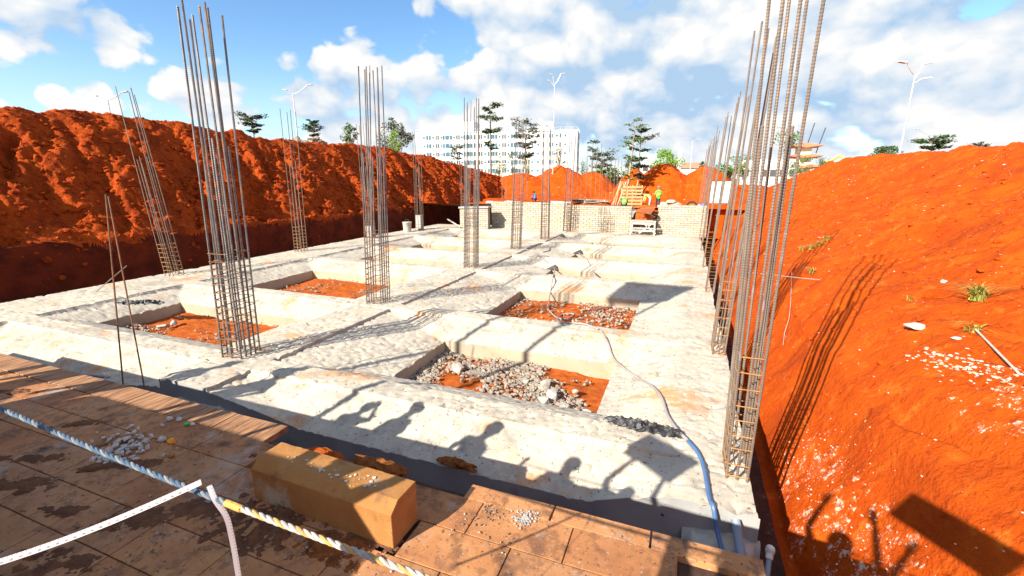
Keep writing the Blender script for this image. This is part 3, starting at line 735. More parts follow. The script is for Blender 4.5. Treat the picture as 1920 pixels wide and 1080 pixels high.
# columns beyond the block wall
farc = [(868,300,36,'rebar column rising beside the small block pier'),(893,190+110,40,'slim rebar column behind the third middle column'),(1107,268,38,'tall rebar column left of the grey spoil gap behind the wall'),(1124,272,42,'rebar column next to the spoil gap, second behind the wall'),(1135,300,44,'short rebar column behind the wall left of the pallet'),(1150,300,47,'rebar column behind the wall in front of the gap in the spoil heaps'),(1163,300,50,'rebar column behind the wall just left of the staked tree'),(945,300,44,'rebar column standing on the far ground left of the crouching blue figure'),(1088,300,46,'rebar column on the far ground above the pile of planks'),(985,300,50,'rebar column on the far ground near the crouching blue figure')]
for i, (px, py, D, lb) in enumerate(farc):
    p = atD(px, py, D); z0 = zb(p.x, p.y)-.1
    column(lb, p.x, p.y, z0, p.z, z0+(p.z-z0)*.6, .4, .4, 2, 3, .014, False, (0, 0), 1.0, .2, .2, STEELR, TIE, 'rebar columns on the ground behind the block wall', longset=(0, 2, 3, 5), seed=80+i, inner=False)
p = at(1137, 436, -.05)
column('low stump of starter bars in front of the block wall', p[0], p[1], -.1, 1.35, .9, .5, .5, 3, 3, .012, False, (0, 0), 1.2, .2, .1, STEELR, TIE, GC, seed=95, inner=False)

# thin stakes at the pavement edge, loose bars
def stake(label, pts, r=.013, mt=STEELR, cat='steel bar', name='steel_bar', n=6, group=None):
    g = G(); g.tube(pts, r, n); return single(g, name, mt, label, cat, group, False, tuple(pts[0]))
stake('upright thin steel stake at the pavement edge', [at3(232,732,.35), atY(198,365,at(232,732,.35)[1])], .012, TIED)
stake('thin steel stake leaning left across the upright one', [at3(273,737,.2), atY(203,368,at(273,737,.2)[1]+.05)], .012, TIED)
p0 = at3(180,547,0); stake('short loose bar slanting up from the left footing strip', [p0, atY(238,498,p0.y+.35)], .012, STEELR)
a = on_right(1535,528); stake('pale stick lying across the shoulder of the right bank', [a+Vector((.02,0,.03)), atY(1392,510,a.y-1.2)], .010, WOODG, 'stick', 'stick')
a = on_right(1908,702); b = on_right(1826,625); stake('long dry grey stem lying on the right bank below the grass tuft', [a+Vector((0,0,.02)), b+Vector((0,0,.05))], .012, WOODG, 'stem', 'dry_stem')
pts = [on_right(x, y)+Vector((-.03,0,.02)) for x, y in ((1487,508),(1486,540),(1485,570),(1482,600),(1474,625),(1471,650))]
stake('thin pale wire hanging down the right bank beside the nearest column', pts, .005, WOODG, 'wire', 'wire', 5)
# debris bar and odd planks near the left
stake('grey plastic conduit lying in the trench in front of the left strip', [at3(128,700,-.1), at3(160,703,-.12), at3(205,707,-.12)], .03, PVC, 'pipe', 'conduit_pipe', 8)

# ------------------------------------------------------------------ pits: rubble
pp = []
for (x0, x1, y0, y1) in pits:
    d0 = y0 < 9; n = 8500 if (d0 and x0 > -8) else (1800 if d0 else (3200 if x0 > -8 else 1100))
    if y0 > 20: n = 120
    xx = rng.uniform(x0, x1, n); yy = rng.uniform(y0, y1, n)
    gk = fbm(xx*.9+3, yy*.9, 3, 201); gk = gk+.25*(rng.random(n)-.5); keep = gk > (.50 if x0 > -8 else .58)
    if not d0: keep = gk > (.42 if x0 > -8 else .47)
    zz = -.74+.17*(fbm(xx*1.3, yy*1.3, 4, 100+pits.index((x0, x1, y0, y1))+1)-.35)+.06
    pp += list(zip(xx[keep], yy[keep], zz[keep]))
V, F = lumps(pp, .007+.05*rng.random(len(pp))**3.2, .6, .45)
prop(link('rubble', npmesh('rubble', V, F, GRAV, False)), 'broken grey hard-core lying in the footing pits', kind='stuff')
CK = [(860,690,.30,.20,.14,'largest pale concrete slab fragment at the left side of the front pit'),(893,700,.26,.12,.10,'long pale concrete fragment leaning over red soil in the front pit'),(1022,722,.17,.13,.13,'upright grey-white chunk near the middle back of the front pit'),(1035,742,.18,.16,.15,'blocky chunk on red soil in the front pit'),(1020,750,.15,.12,.12,'chunk beside the blocky one at the front of the pit'),(1056,762,.16,.13,.12,'rounded orange-stained chunk near the front right of the pit'),(1100,772,.12,.10,.10,'small chunk closest to the right end of the front pit'),(985,715,.12,.10,.08,'flat chunk against the back wall of the front pit'),(910,725,.14,.10,.08,'dark grey chunk between two patches of red soil in the front pit'),(1080,735,.10,.09,.08,'small pale chunk right of the upright one'),
      (305,610,.20,.14,.10,'pale broken slab in the left red soil pit'),(325,606,.16,.14,.10,'grey chunk against the back wall of the left red soil pit')]
def chunk_obj(name, mt, loc, size, label, cat, seed, group):
    rr = random.Random(seed); bm = bmesh.new()
    for _ in range(15):
        v = Vector((rr.uniform(-1, 1), rr.uniform(-1, 1), rr.uniform(-1, 1))); v *= 1/max(abs(v.x), abs(v.y), abs(v.z))**.7
        bm.verts.new((v.x*size[0], v.y*size[1], v.z*size[2]))
    bmesh.ops.convex_hull(bm, input=bm.verts); bmesh.ops.delete(bm, geom=[v for v in bm.verts if not v.link_faces], context='VERTS')
    bmesh.ops.bevel(bm, geom=bm.edges[:], offset=.006, segments=1, affect='EDGES')
    bmesh.ops.triangulate(bm, faces=bm.faces); bmesh.ops.subdivide_edges(bm, edges=bm.edges, cuts=2)
    co = np.array([v.co[:] for v in bm.verts]); n = fbm(co[:, 0]*16+seed+co[:, 2]*9, co[:, 1]*16+seed-co[:, 2]*9, 3, seed)-.5
    bm.normal_update()
    for v, q in zip(bm.verts, n): v.co += v.normal*q*.028
    me = bpy.data.meshes.new(name); bm.to_mesh(me); bm.free(); me.materials.append(mt)
    o = link(name, me, None, loc, (rr.uniform(-.5, .5), rr.uniform(-.5, .5), rr.uniform(0, 6))); return prop(o, label, cat, group)
for i, (px, py, a, b, c, lb) in enumerate(CK):
    z = -.60; p = at(px, py, z); chunk_obj('concrete_chunk', CHUNK, (p[0], p[1], z), (a*.8, b*.75, c*.7), lb, 'concrete chunk', 50+i, 'concrete chunks in the pits')
# black crumpled sheets
def crumple(label, px, py, rx, ry, h, rz, seed, z):
    p = at(px, py, z)
    def fn(X, Y):
        a = np.sqrt((X/rx)**2+(Y/ry)**2+1e-6)
        zz = h*(ridged(X*9, Y*9, 3, seed)*1.5-.55)*np.clip(1.5-a, 0, 1)
        c, s = math.cos(rz), math.sin(rz); X2 = X*(1+.25*(fbm(X*8, Y*8, 2, seed+3)-.5)); 
        return (X2*c-Y*s, X2*s+Y*c, zz)
    V, F = grid(np.linspace(-rx, rx, 40), np.linspace(-ry, ry, 18), fn); m = V[F].mean(1)
    q = (m[:, 0]*math.cos(rz)+m[:, 1]*math.sin(rz))/rx, (-m[:, 0]*math.sin(rz)+m[:, 1]*math.cos(rz))/ry
    keep = np.sqrt(q[0]**2+q[1]**2)+.5*(fbm(m[:, 0]*6, m[:, 1]*6, 3, seed)-.5) < .95
    o = link('plastic_sheet', npmesh('plastic_sheet', V, F[keep], BLACKP, False), None, (p[0], p[1], z+.04)); return prop(o, label, 'plastic sheet')
crumple('crumpled black plastic sheet on the near crest beside the hose', 1200, 806, .62, .16, .16, -.05, 3, -.06)
crumple('crumpled black plastic sheet on the left strip by the pit edge', 262, 572, .75, .22, .16, .35, 4, -.06)
lump_obj('debris', BLACKP, (*at(1243,963,-.3), -.3), (.05,.04,.05), 'small black knot of wire stuck on the front footing edge', 'debris', 12, sub=2)
lump_obj('soil_clod', SOILB, (*at(860,868,-.28), -.3), (.28,.07,.06), 'dark soil clod on the front footing edge behind the kerb stone', 'soil clod', 13, None, 4, .75)

# hoses and pipes
def smooth_path(pts, n=8):
    out = []; P = [Vector(p) for p in pts]; P = [P[0]*2-P[1]]+P+[P[-1]*2-P[-2]]
    for i in range(1, len(P)-2):
        for k in range(n):
            t = k/n; a, b, c, d_ = P[i-1], P[i], P[i+1], P[i+2]
            out.append(.5*((2*b)+(c-a)*t+(2*a-5*b+4*c-d_)*t*t+(3*b-a-3*c+d_)*t**3))
    out.append(P[-2]); return out
def on_found(px, py, dz=.03):
    d = ray(px, py); t = 2.0
    while t < 60:
        x, y = d[0]*t, d[1]*t
        z = max(zf(x, y), -.68) if y > Y0 and y < 31.7 and X0 < x < XR else -1.0
        if HC+d[2]*t < z+dz: break
        t += .03
    return Vector((x, y, z+dz))
hs_ = thing('water_hose', 'long grey hose snaking from the pavement over the crests to a middle column', 'hose', tuple(on_found(1240,745)))
pa = [Vector((.75,4.40,-.50)), Vector((.70,4.58,-.36)), Vector((.63,4.77,-.20)), Vector((.58,4.85,.0))]+[on_found(x, y) for x, y in ((1330,935),(1320,880),(1308,850),(1290,828),(1270,806),(1252,780),(1240,745),(1222,724),(1200,712),(1170,693),(1150,672),(1141,648),(1133,630),(1125,620))]
g = G(); g.tube(smooth_path(pa[:8], 8), .027, 8); g.build('hose_body', HOSEB, hs_, True)['label'] = 'blue front length of the hose'
g = G(); g.tube(smooth_path(pa[7:], 8), .026, 8); g.build('hose_body', HOSEM, hs_, True)
h2 = thing('thin_hose', 'thin brown hose with a small loop dropping into the second pit', 'hose', tuple(on_found(1035,560)))
pb = [on_found(x, y, .03) for x, y in ((1122,618),(1098,608),(1070,606))]+[on_found(x, y, .02) for x, y in ((1046,604),(1050,592),(1068,588),(1076,590),(1064,598),(1046,596),(1032,585),(1028,575))]+[on_found(x, y, .03) for x, y in ((1032,548),(1037,520),(1040,512),(1030,498),(1012,482),(1000,473),(985,468))]
g = G(); g.tube(smooth_path(pb, 6), .022, 6); g.build('hose_body', HOSEM, h2, True)
g = G(); g.tube(smooth_path([on_found(x, y, .03) for x, y in ((985,467),(1000,460),(1018,457),(1030,464),(1028,470),(1018,473))], 6), .022, 6); g.build('hose_tail', HOSEM, h2, True)
g = G(); g.tube(smooth_path([on_found(x, y, .03) for x, y in ((1085,478),(1096,483),(1104,494),(1112,510),(1119,520))], 6), .03, 6)
single(g, 'short_hose', HOSEM, 'short brown hose lying over the third crest', 'hose', None, True)
for i, (px, py, lb) in enumerate([(1036,508,'dark wedge of timber on the second crest under the hose'),(1084,476,'dark wedge of timber at the upper end of the short hose'),(1052,444,'dark timber wedge beside the fifth middle column')]):
    p = on_found(px, py, 0.0); g = G(); g.prism([(-.28,0),(.28,0),(.10,.20)], -.1, .1); o = single(g, 'timber_wedge', DARKW, lb, 'wedge'); o.location = p
g = G(); g.tube([Vector((.82,4.86,-.10)), Vector((.84,4.76,-.20)), Vector((.88,4.55,-.34)), Vector((.93,4.25,-.52))], .05, 12); single(g, 'drain_pipe', PVC, 'thick grey plastic pipe running down the right end of the front strip', 'pipe', None, True)
e = at3(1444,1032,-.36); t = thing('pipe_elbow', 'small pipe with a dusty white elbow at the front right corner', 'pipe', tuple(e))
g = G(); g.tube([(0,0,0),(-.03,-.16,-.16),(-.06,-.30,-.34)], .028, 10); link('pipe', g.mesh('pipe', PVC, True), t)
g = G(); g.lathe([(.030,-.05),(.044,-.035),(.05,0),(.044,.035),(.03,.05)], 12); g.tube([(0,0,0),(-.012,-.06,-.06)], .038, 10); link('elbow', g.mesh('elbow', PVCW, True), t)

# ------------------------------------------------------------------ rope and tape in front of the camera
P0, P2 = along(0, 765, 1.80), along(790, 1080, 1.12)
dirv = (P2-P0).normalized(); Lr = (P2-P0).length
tk = (along(430, 938, 1.0)-cam.location)
tj = min(range(400), key=lambda i: ((P0+dirv*Lr*i/400-cam.location).normalized()-tk.normalized()).length)/400*Lr
rp = thing('barrier_rope', 'twisted blue and grey rope spliced to a white and yellow one across the foreground', 'rope', tuple(P0+dirv*tj))
def strand(s0, s1, ph, mt, R0=.0043, rs=.0051, pitch=.085):
    n = int((s1-s0)/.008); a = dirv.orthogonal().normalized(); b = dirv.cross(a)
    pts = [P0+dirv*(s0+(s1-s0)*i/n)+(a*math.cos(ph+2*math.pi*(s0+(s1-s0)*i/n)/pitch)+b*math.sin(ph+2*math.pi*(s0+(s1-s0)*i/n)/pitch))*R0-Vector((0,0,.02*math.sin(max(0, min(1, (s0+(s1-s0)*i/n)/Lr))*math.pi))) for i in range(n+1)]
    g = G(); g.tube(pts, rs, 7); g.build('strand', mt, rp, True)
for j, mt in enumerate((BLUER, GREYR, BLUER)): strand(-1.6, tj, j*2.094, mt)
for j, mt in enumerate((WHITER, WHITER, YELR)): strand(tj-.02, Lr+1.1, j*2.094, mt)
g = G()
for i in range(5):
    c = P0+dirv*(tj-.008+i*.012)-Vector((0,0,.02*math.sin(tj/Lr*math.pi))); g.tube([c-dirv*.008, c+dirv*.008], [.0108, .0102], 10)
g.build('tape_binding', TAPEY, rp)
for i, s in enumerate((-1.6, Lr+1.1)):
    p = P0+dirv*s; t = thing('barrier_post', ['steel barrier post holding the blue end of the rope','steel barrier post holding the white end of the rope'][i], 'post', (p.x, p.y, ZP))
    g = G(); g.lathe([(.025,0),(.025,p.z-ZP+.1),(.02,p.z-ZP+.12)], 10); link('pole', g.mesh('pole', GALV, True), t)
    g = G(); g.lathe([(.16,.002),(.16,.03),(.03,.05)], 16); link('base', g.mesh('base', DARKM, True), t)
# measuring tape
tm = bpy.data.materials.new('tape_face'); tm.use_nodes = True; T = NT(tm.node_tree); T.n.clear()
o_ = T.node('ShaderNodeOutputMaterial'); b_ = T.node('ShaderNodeBsdfPrincipled'); T.l.new(b_.outputs[0], o_.inputs[0])
uv = T.node('ShaderNodeUVMap'); sp_ = T.node('ShaderNodeSeparateXYZ'); T.l.new(uv.outputs[0], sp_.inputs[0])
cm = T.math('FRACT', T.math('MULTIPLY', sp_.outputs[0], 100.0)); tick = T.math('LESS_THAN', cm, .28)
short_ = T.math('GREATER_THAN', sp_.outputs[1], .66); tick = T.math('MULTIPLY', tick, short_)
mm = T.math('MULTIPLY', T.math('LESS_THAN', T.math('FRACT', T.math('MULTIPLY', sp_.outputs[0], 200.0)), .3), T.math('GREATER_THAN', sp_.outputs[1], .82))
T.put(b_.inputs['Base Color'], T.mix(T.math('MAXIMUM', tick, mm), (.56, .53, .53), (.30, .28, .30))); b_.inputs['Roughness'].default_value = .5
REDI = mat('red_print', (.60,.03,.06), None, 1, .6); BLKI = mat('black_print', (.03,.03,.04), None, 1, .6)
def depth_on_rope(px, py):
    q = min(range(900), key=lambda i: ((P0+dirv*Lr*i/900-cam.location).normalized()-Vector(ray(px, py)).normalized()).length)
    return P0+dirv*Lr*q/900
tp = thing('measuring_tape', 'white cloth measuring tape looped over the rope', 'measuring tape', tuple(depth_on_rope(380, 912)))
Pk = depth_on_rope(380, 915)
def ribbon(pts, wv, name, s0=0.0):
    V = []; F = []; uvs = []; s = s0
    for i, p in enumerate(pts):
        if i: s += (p-pts[i-1]).length
        V += [p-wv[i], p+wv[i]]; uvs.append(s)
    me = bpy.data.meshes.new(name); me.from_pydata([tuple(v-tp.location) for v in V], [], [(2*i, 2*i+1, 2*i+3, 2*i+2) for i in range(len(pts)-1)])
    ul = me.uv_layers.new(name='UVMap')
    for pl in me.polygons:
        for li in pl.loop_indices:
            vi = me.loops[li].vertex_index; ul.data[li].uv = (uvs[vi//2], vi % 2)
    me.materials.append(tm); me.polygons.foreach_set('use_smooth', [True]*len(me.polygons))
    link(name, me, tp); return s
view = lambda p: (p-cam.location).normalized()
A = along(-260, 1128, 1.12); B = Pk+Vector((0, 0, .024))
n = 40; pts = [A.lerp(B, i/n)-Vector((0,0,.03*math.sin(i/n*math.pi))) for i in range(n+1)]
tdir = (B-A).normalized(); wv = [tdir.cross(view(p)).normalized()*-.0085 for p in pts]
if wv[0].z < 0: wv = [-q for q in wv]
LT = ribbon(pts, wv, 'tape_band')
C0 = Pk+dirv*.035+Vector((0,0,.022)); tt = (C0-cam.location).length
cp_ = [C0]+[along(x, y, 1.0)-cam.location for x, y in ((404,938),(428,975),(436,1010),(444,1060),(452,1120),(456,1200))]
d0 = tt/Vector(ray(385, 918)).length
cp_ = [C0]+[along(x, y, d0+k*.004) for k, (x, y) in enumerate(((404,938),(424,968),(434,1005),(444,1060),(452,1120),(456,1220)))]
pts = smooth_path(cp_, 8)
wv = []
for i, p in enumerate(pts):
    tg = (pts[min(i+1, len(pts)-1)]-pts[max(i-1, 0)]).normalized(); wv.append(tg.cross(view(p)).normalized()*.0075)
ribbon(pts, wv, 'tape_band', .3)
# printed figures along the tape
def numerals(items, name, mt):
    g = G()
    for txt, pos, xd, yd, size in items:
        cu = bpy.data.curves.new('t', 'FONT'); cu.body = txt; cu.size = size; cu.align_x = 'CENTER'; cu.align_y = 'CENTER'
        ob = bpy.data.objects.new('t', cu); COL.objects.link(ob); dg = bpy.context.evaluated_depsgraph_get(); dg.update()
        m2 = ob.evaluated_get(dg).to_mesh(); zd = xd.cross(yd)
        if m2 is not None:
            g.add([pos+xd*v.co.x+yd*v.co.y-view(pos)*.0012 for v in m2.vertices], [tuple(p.vertices) for p in m2.polygons])
        ob.evaluated_get(dg).to_mesh_clear(); bpy.data.objects.remove(ob); bpy.data.curves.remove(cu)
    me = bpy.data.meshes.new(name); me.from_pydata([tuple(Vector(v)-tp.location) for v in g.v], [], g.f); me.materials.append(mt); prop(link(name, me, tp), kind='stuff')
red, blk = [], []
for i in range(1, 30):
    s = i*.02+.2
    if s > (B-A).length-.02: break
    q = s/(B-A).length; p = A.lerp(B, q)-Vector((0,0,.03*math.sin(q*math.pi))); yd = wv and (tdir.cross(view(p)).normalized()); yd = yd if yd.z > 0 else -yd
    (red if i % 5 == 0 else blk).append((str(20+i*2) if i % 5 else str(20+i*2), p-yd*.003, tdir, yd, .008))
numerals(red, 'red_numerals', REDI); numerals(blk, 'black_numerals', BLKI)

# ------------------------------------------------------------------ block walls behind the footing
bw, bh, bd = .42, .145, .2
g = G(); g.box((0, 0, 0), (bw-.028, bd, bh-.028)); bme = []
for mt in BRICK: bme.append(g.mesh('brick', mt))
def wall(label, x0, x1, y, z0, rows, cap=True, depth=.35):
    t = thing('block_wall', label, 'block wall', ((x0+x1)/2, y, z0)); cx = (x0+x1)/2
    H = rows*bh; g = G(); g.box((0, depth/2+.035, H/2), (x1-x0, depth, H-.01)); link('wall_core', g.mesh('wall_core', MORTAR), t)
    for r in range(rows):
        x = x0+(bw/2 if r % 2 == 0 else 0)
        while x < x1+.01:
            a, b = max(x-bw/2, x0), min(x+bw/2, x1)
            if b-a > .08:
                o = link('brick', random.choice(bme), t, ((a+b)/2-cx, .10+random.uniform(-.006, .006), (r+.5)*bh), (0, 0, random.uniform(-.008, .008)), ((b-a-.02)/(bw-.022) if b-a < bw-.01 else 1, 1, 1))
            x += bw
    return t
YW = 31.8
def wx(px, py=410, Y=YW): return atY(px, py, Y).x
wall('main block wall stretching behind the middle columns left of the step', wx(921), wx(1062), YW+.05, -.12, 14)
wall('block wall between the dark footed column and the wooden step', wx(1062)+.01, wx(1183, 420), YW-.02, -.12, 13)
wall('block wall right of the wooden step up to the right footing edge', wx(1232, 420), wx(1326, 420), YW-.10, -.12, 14)
wall('set back piece of block wall closing the gap behind the wheelbarrow', wx(1183, 420)-.3, wx(1232, 420)+.3, YW+1.0, -.12, 7)
t = wall('separate block pier at the left end with a slanting grey cap', wx(862, 400, 30.4), wx(915, 400, 30.4), 30.4, -.12, 11)
g = G(); w2 = (wx(915, 400, 30.4)-wx(862, 400, 30.4)); g.box((0, .3, 11*bh+.06), (w2+.1, .8, .12), ry=-.03); link('cap_slab', g.mesh('cap_slab', GREY), t)
for i, (a, b, lb) in enumerate([((840,411),(863,424),'white plank leaning at the left edge beside the block pier')]):
    stake(lb, [at3(863,426,.05), atY(839,411,at(863,426,.05)[1]+.2)], .06, WOODG, 'plank', 'plank', 4)
# boards at the foot of the wall
for i, (x0, x1, py) in enumerate([(922,958,416),(930,1000,423)]):
    a, b = at3(x0, py-1, .03), at3(x1, py+1, .05); m = (a+b)/2; g = G(); g.box((0,0,0), ((b-a).length, .35, .05), rz=math.atan2(b.y-a.y, b.x-a.x)); o = single(g, 'board', WOODG, ['short pale board at the foot of the block wall','long pale board at the foot of the block wall'][i], 'board'); o.location = m+Vector((0,0,.04))
# wooden step (trestle) in the gap and wheelbarrow on it
cx = (wx(1184, 420)+wx(1231, 420))/2; wd = wx(1231, 420)-wx(1184, 420)
t = thing('wooden_step', 'grey wooden trestle step standing in the gap of the block wall', 'step', (cx, YW-.5, -.08))
for nm, c, s in (('deck', (0,.2,.92), (wd,.9,.06)), ('tread', (0,-.25,.48), (wd*.95,.35,.06)), ('rail', (0,-.36,.80), (wd,.05,.14)), ('rail', (0,-.46,.33), (wd,.05,.12)), ('leg', (-wd/2+.06,-.40,.45), (.09,.09,.9)), ('leg', (wd/2-.06,-.40,.45), (.09,.09,.9)), ('leg', (-wd/2+.06,.5,.45), (.09,.09,.9)), ('leg', (wd/2-.06,.5,.45), (.09,.09,.9))):
    g = G(); g.box((0,0,0), s); link(nm, g.mesh(nm, WOODG), t, c)
g = G(); g.box((0,0,0), (.9,.05,.1)); link('brace', g.mesh('brace', WOODG), t, (.15,-.43,.45), (0, -.7, 0)); link('brace', g.mesh('brace', WOODG), t, (.5,-.43,.45), (0, .7, 0))
t = thing('wheelbarrow', 'rusty wheelbarrow standing on the wooden step', 'wheelbarrow', (cx+.15, YW-.25, .90))
g = G(); g.add([(-.5,-.32,.75),(.55,-.32,.85),(.55,.32,.85),(-.5,.32,.75),(-.3,-.2,.42),(.3,-.2,.42),(.3,.2,.42),(-.3,.2,.42)], [(0,1,5,4),(1,2,6,5),(2,3,7,6),(3,0,4,7),(4,5,6,7)]); link('tray', g.mesh('tray', BARROW), t)
g = G(); g.tube([(.22*math.cos(a*math.pi/8)+.55, 0, .2+.2*math.sin(a*math.pi/8)) for a in range(16)], .05, 6, closed=True); link('wheel', g.mesh('wheel', RUBBER), t)
for s in (-1, 1):
    g = G(); g.tube([(.55,s*.06,.2),(.2,s*.22,.42),(-.5,s*.26,.6),(-.95,s*.28,.72)], .018, 6); link('handle', g.mesh('handle', BARROW), t)
    g = G(); g.tube([(-.25,s*.22,.45),(-.35,s*.24,0)], .018, 6); link('leg', g.mesh('leg', BARROW), t)
lump_obj('soil_heap', SOILL, (cx+.1, YW+.75, .95), (.95,.5,.85), 'heap of orange soil directly behind the wheelbarrow', 'soil heap', 41)

# ------------------------------------------------------------------ people
def person(name_label, loc, rz, pants, top, vest=None, hat=None, pose=None, scale=1.0, cat='person', group=None, band=None):
    J = dict(pel=(0,0,.95), spi=(0,.005,1.14), che=(0,.01,1.34), nec=(0,.015,1.49), hb=(0,.03,1.565), hd=(0,.035,1.665),
             sl=(-.165,0,1.42), el=(-.23,-.01,1.16), wl=(-.25,.09,.93), sr=(.165,0,1.42), er=(.23,-.01,1.16), wr=(.25,.09,.93),
             hl=(-.09,0,.90), kl=(-.10,.03,.50), al=(-.10,-.01,.10), tl=(-.115,.15,.045), hr=(.09,0,.90), kr=(.10,.03,.50), ar=(.10,-.01,.10), tr=(.115,.15,.045))
    if pose: J.update(pose)
    Rr = dict(pel=.135, spi=.13, che=.15, nec=.055, hb=.078, hd=.088, sl=.066, el=.046, wl=.032, sr=.066, er=.046, wr=.032, hl=.095, kl=.065, al=.045, tl=.038, hr=.095, kr=.065, ar=.045, tr=.038)
    E = [('pel','spi'),('spi','che'),('che','nec'),('nec','hb'),('hb','hd'),('che','sl'),('sl','el'),('el','wl'),('che','sr'),('sr','er'),('er','wr'),('pel','hl'),('hl','kl'),('kl','al'),('al','tl'),('pel','hr'),('hr','kr'),('kr','ar'),('ar','tr')]
    hands = {}
    for s, wk, ek in (('l','wl','el'),('r','wr','er')):
        W_, E_ = Vector(J[wk]), Vector(J[ek]); dd = (W_-E_).normalized(); sd = dd.cross(Vector((0,0,1))); sd = sd.normalized() if sd.length > .1 else Vector((1,0,0))
        hands[s] = (W_, dd, sd)
    bm = bmesh.new(); lay = bm.verts.layers.skin.verify(); vs = {}
    for k_, p in J.items():
        v = bm.verts.new(p); v[lay].radius = (Rr[k_], Rr[k_]*(.8 if k_ in ('spi','che','pel') else 1)); v[lay].use_root = (k_ == 'pel'); vs[k_] = v
    for a, b in E: bm.edges.new((vs[a], vs[b]))
    me = bpy.data.meshes.new('p'); bm.to_mesh(me); bm.free()
    tmp = bpy.data.objects.new('p', me); COL.objects.link(tmp); tmp.modifiers.new('s', 'SKIN'); q = tmp.modifiers.new('ss', 'SUBSURF'); q.levels = 1
    dg = bpy.context.evaluated_depsgraph_get(); dg.update()
    m2 = bpy.data.meshes.new_from_object(tmp.evaluated_get(dg)); bpy.data.objects.remove(tmp)
    m2.materials.clear(); mats = [pants, top, SKIN, vest or top, RUBBER, band or vest or top]
    for mt in mats: m2.materials.append(mt)
    seg = {('pel','spi'):3,('spi','che'):3,('che','nec'):3,('nec','hb'):2,('hb','hd'):2,('che','sl'):3,('sl','el'):1,('el','wl'):2 if vest else 1,('che','sr'):3,('sr','er'):1,('er','wr'):2 if vest else 1,('pel','hl'):0,('hl','kl'):0,('kl','al'):0,('al','tl'):4,('pel','hr'):0,('hr','kr'):0,('kr','ar'):0,('ar','tr'):4}
    for pl in m2.polygons:
        c = pl.center; best = None
        for (a, b), mi in seg.items():
            A_, B_ = Vector(J[a]), Vector(J[b]); ab = B_-A_; t_ = max(0, min(1, (c-A_).dot(ab)/ab.length_squared)); dd = (c-(A_+ab*t_)).length/(Rr[a]*(1-t_)+Rr[b]*t_)
            if best is None or dd < best[0]: best = (dd, mi, (a, b), t_)
        mi = best[1]
        if mi == 3 and band and best[2] == ('spi', 'che') and .25 < best[3] < .65: mi = 5
        pl.material_index = mi; pl.use_smooth = True
    # hands: palm and five fingers, joined to the wrist
    g = G()
    for s, (W_, dd, sd) in hands.items():
        up = sd.cross(dd); g.tube([W_-dd*.01, W_+dd*.04, W_+dd*.085], [.026,.036,.034], 6)
        for j in range(4):
            b0 = W_+dd*.08+sd*(.028*(j-1.5)*.72); ln = (.062,.075,.07,.055)[j]
            g.tube([b0, b0+dd*ln*.5-up*.006, b0+dd*ln*.85-up*.026], [.0095,.009,.007], 5)
        b0 = W_+dd*.03-sd*.03; g.tube([b0, b0-sd*.03+dd*.03, b0-sd*.035+dd*.06], [.012,.010,.008], 5)
    hm = g.mesh('hands', SKIN)
    bm = bmesh.new(); bm.from_mesh(m2); nf = len(bm.faces); bm.from_mesh(hm); bm.faces.ensure_lookup_table()
    for f in bm.faces[nf:]: f.material_index = 2
    # face: nose and ears on the head
    bm.to_mesh(m2); bm.free(); m2.name = 'person'
    o = link('person', m2, None, loc, (0, 0, rz), (scale,)*3); prop(o, name_label, cat, group)
    h = Vector(J['hd']); hb = Vector(J['hb']); ax = (h-hb).normalized()
    g = G()
    ry = Vector((0, 1, 0)); fc = (ry-ax*ry.dot(ax)).normalized(); sx = ax.cross(fc)
    nb = hb.lerp(h, .55)+fc*.088; g.tube([nb+ax*.02, nb-ax*.015+fc*.018], [.008,.013], 5)
    for s in (-1, 1): e_ = hb.lerp(h, .5)+sx*(.085*s); g.tube([e_-ax*.02, e_+ax*.02], [.012,.015], 6)
    fm_ = g.mesh('face', SKIN); bm = bmesh.new(); bm.from_mesh(m2); nf = len(bm.faces); bm.from_mesh(fm_); bm.faces.ensure_lookup_table()
    for f in bm.faces[nf:]: f.material_index = 2
    bm.to_mesh(m2); bm.free()
    g = G(); M = Matrix.Translation(h+ax*.01); rot = ax.to_track_quat('Z', 'Y').to_matrix()
    if hat:
        kind, hmat = hat
        prof = {'brim': [(.19,-.005),(.20,.0),(.11,.015),(.105,.07),(.09,.105),(.03,.12)], 'helmet': [(.13,-.01),(.125,.02),(.11,.075),(.07,.115),(.02,.13)], 'cone': [(.24,-.02),(.245,-.012),(.12,.08),(.02,.17)]}[kind]
        g.lathe(prof, 16); nm = 'hat'
        g.v = [tuple(rot @ Vector(v)+h+ax*.035) for v in g.v]
    else:
        hmat = BLACKH; g.lathe([(.06,-.09),(.098,-.03),(.103,.02),(.09,.075),(.05,.105),(.01,.112)], 14); nm = 'hair'
        g.v = [tuple(rot @ Vector(v)+h-fc*.014) for v in g.v]
    link(nm, g.mesh(nm, hmat, True), o)
    return o
BEND = dict(spi=(0,.12,1.08), che=(0,.36,1.16), nec=(0,.50,1.18), hb=(0,.57,1.19), hd=(0,.66,1.17), sl=(-.17,.40,1.18), el=(-.2,.45,.92), wl=(-.18,.52,.68), sr=(.17,.40,1.18), er=(.2,.45,.92), wr=(.18,.52,.68))
CROUCH = dict(pel=(0,-.05,.36), spi=(0,.0,.54), che=(0,.10,.72), nec=(0,.17,.86), hb=(0,.20,.93), hd=(0,.23,1.02), sl=(-.165,.1,.80), el=(-.26,.22,.58), wl=(-.2,.42,.48), sr=(.165,.1,.80), er=(.26,.22,.58), wr=(.2,.42,.48), hl=(-.1,-.03,.33), kl=(-.2,.36,.46), al=(-.16,.14,.09), tl=(-.18,.3,.045), hr=(.1,-.03,.33), kr=(.2,.36,.46), ar=(.16,.14,.09), tr=(.18,.3,.045))
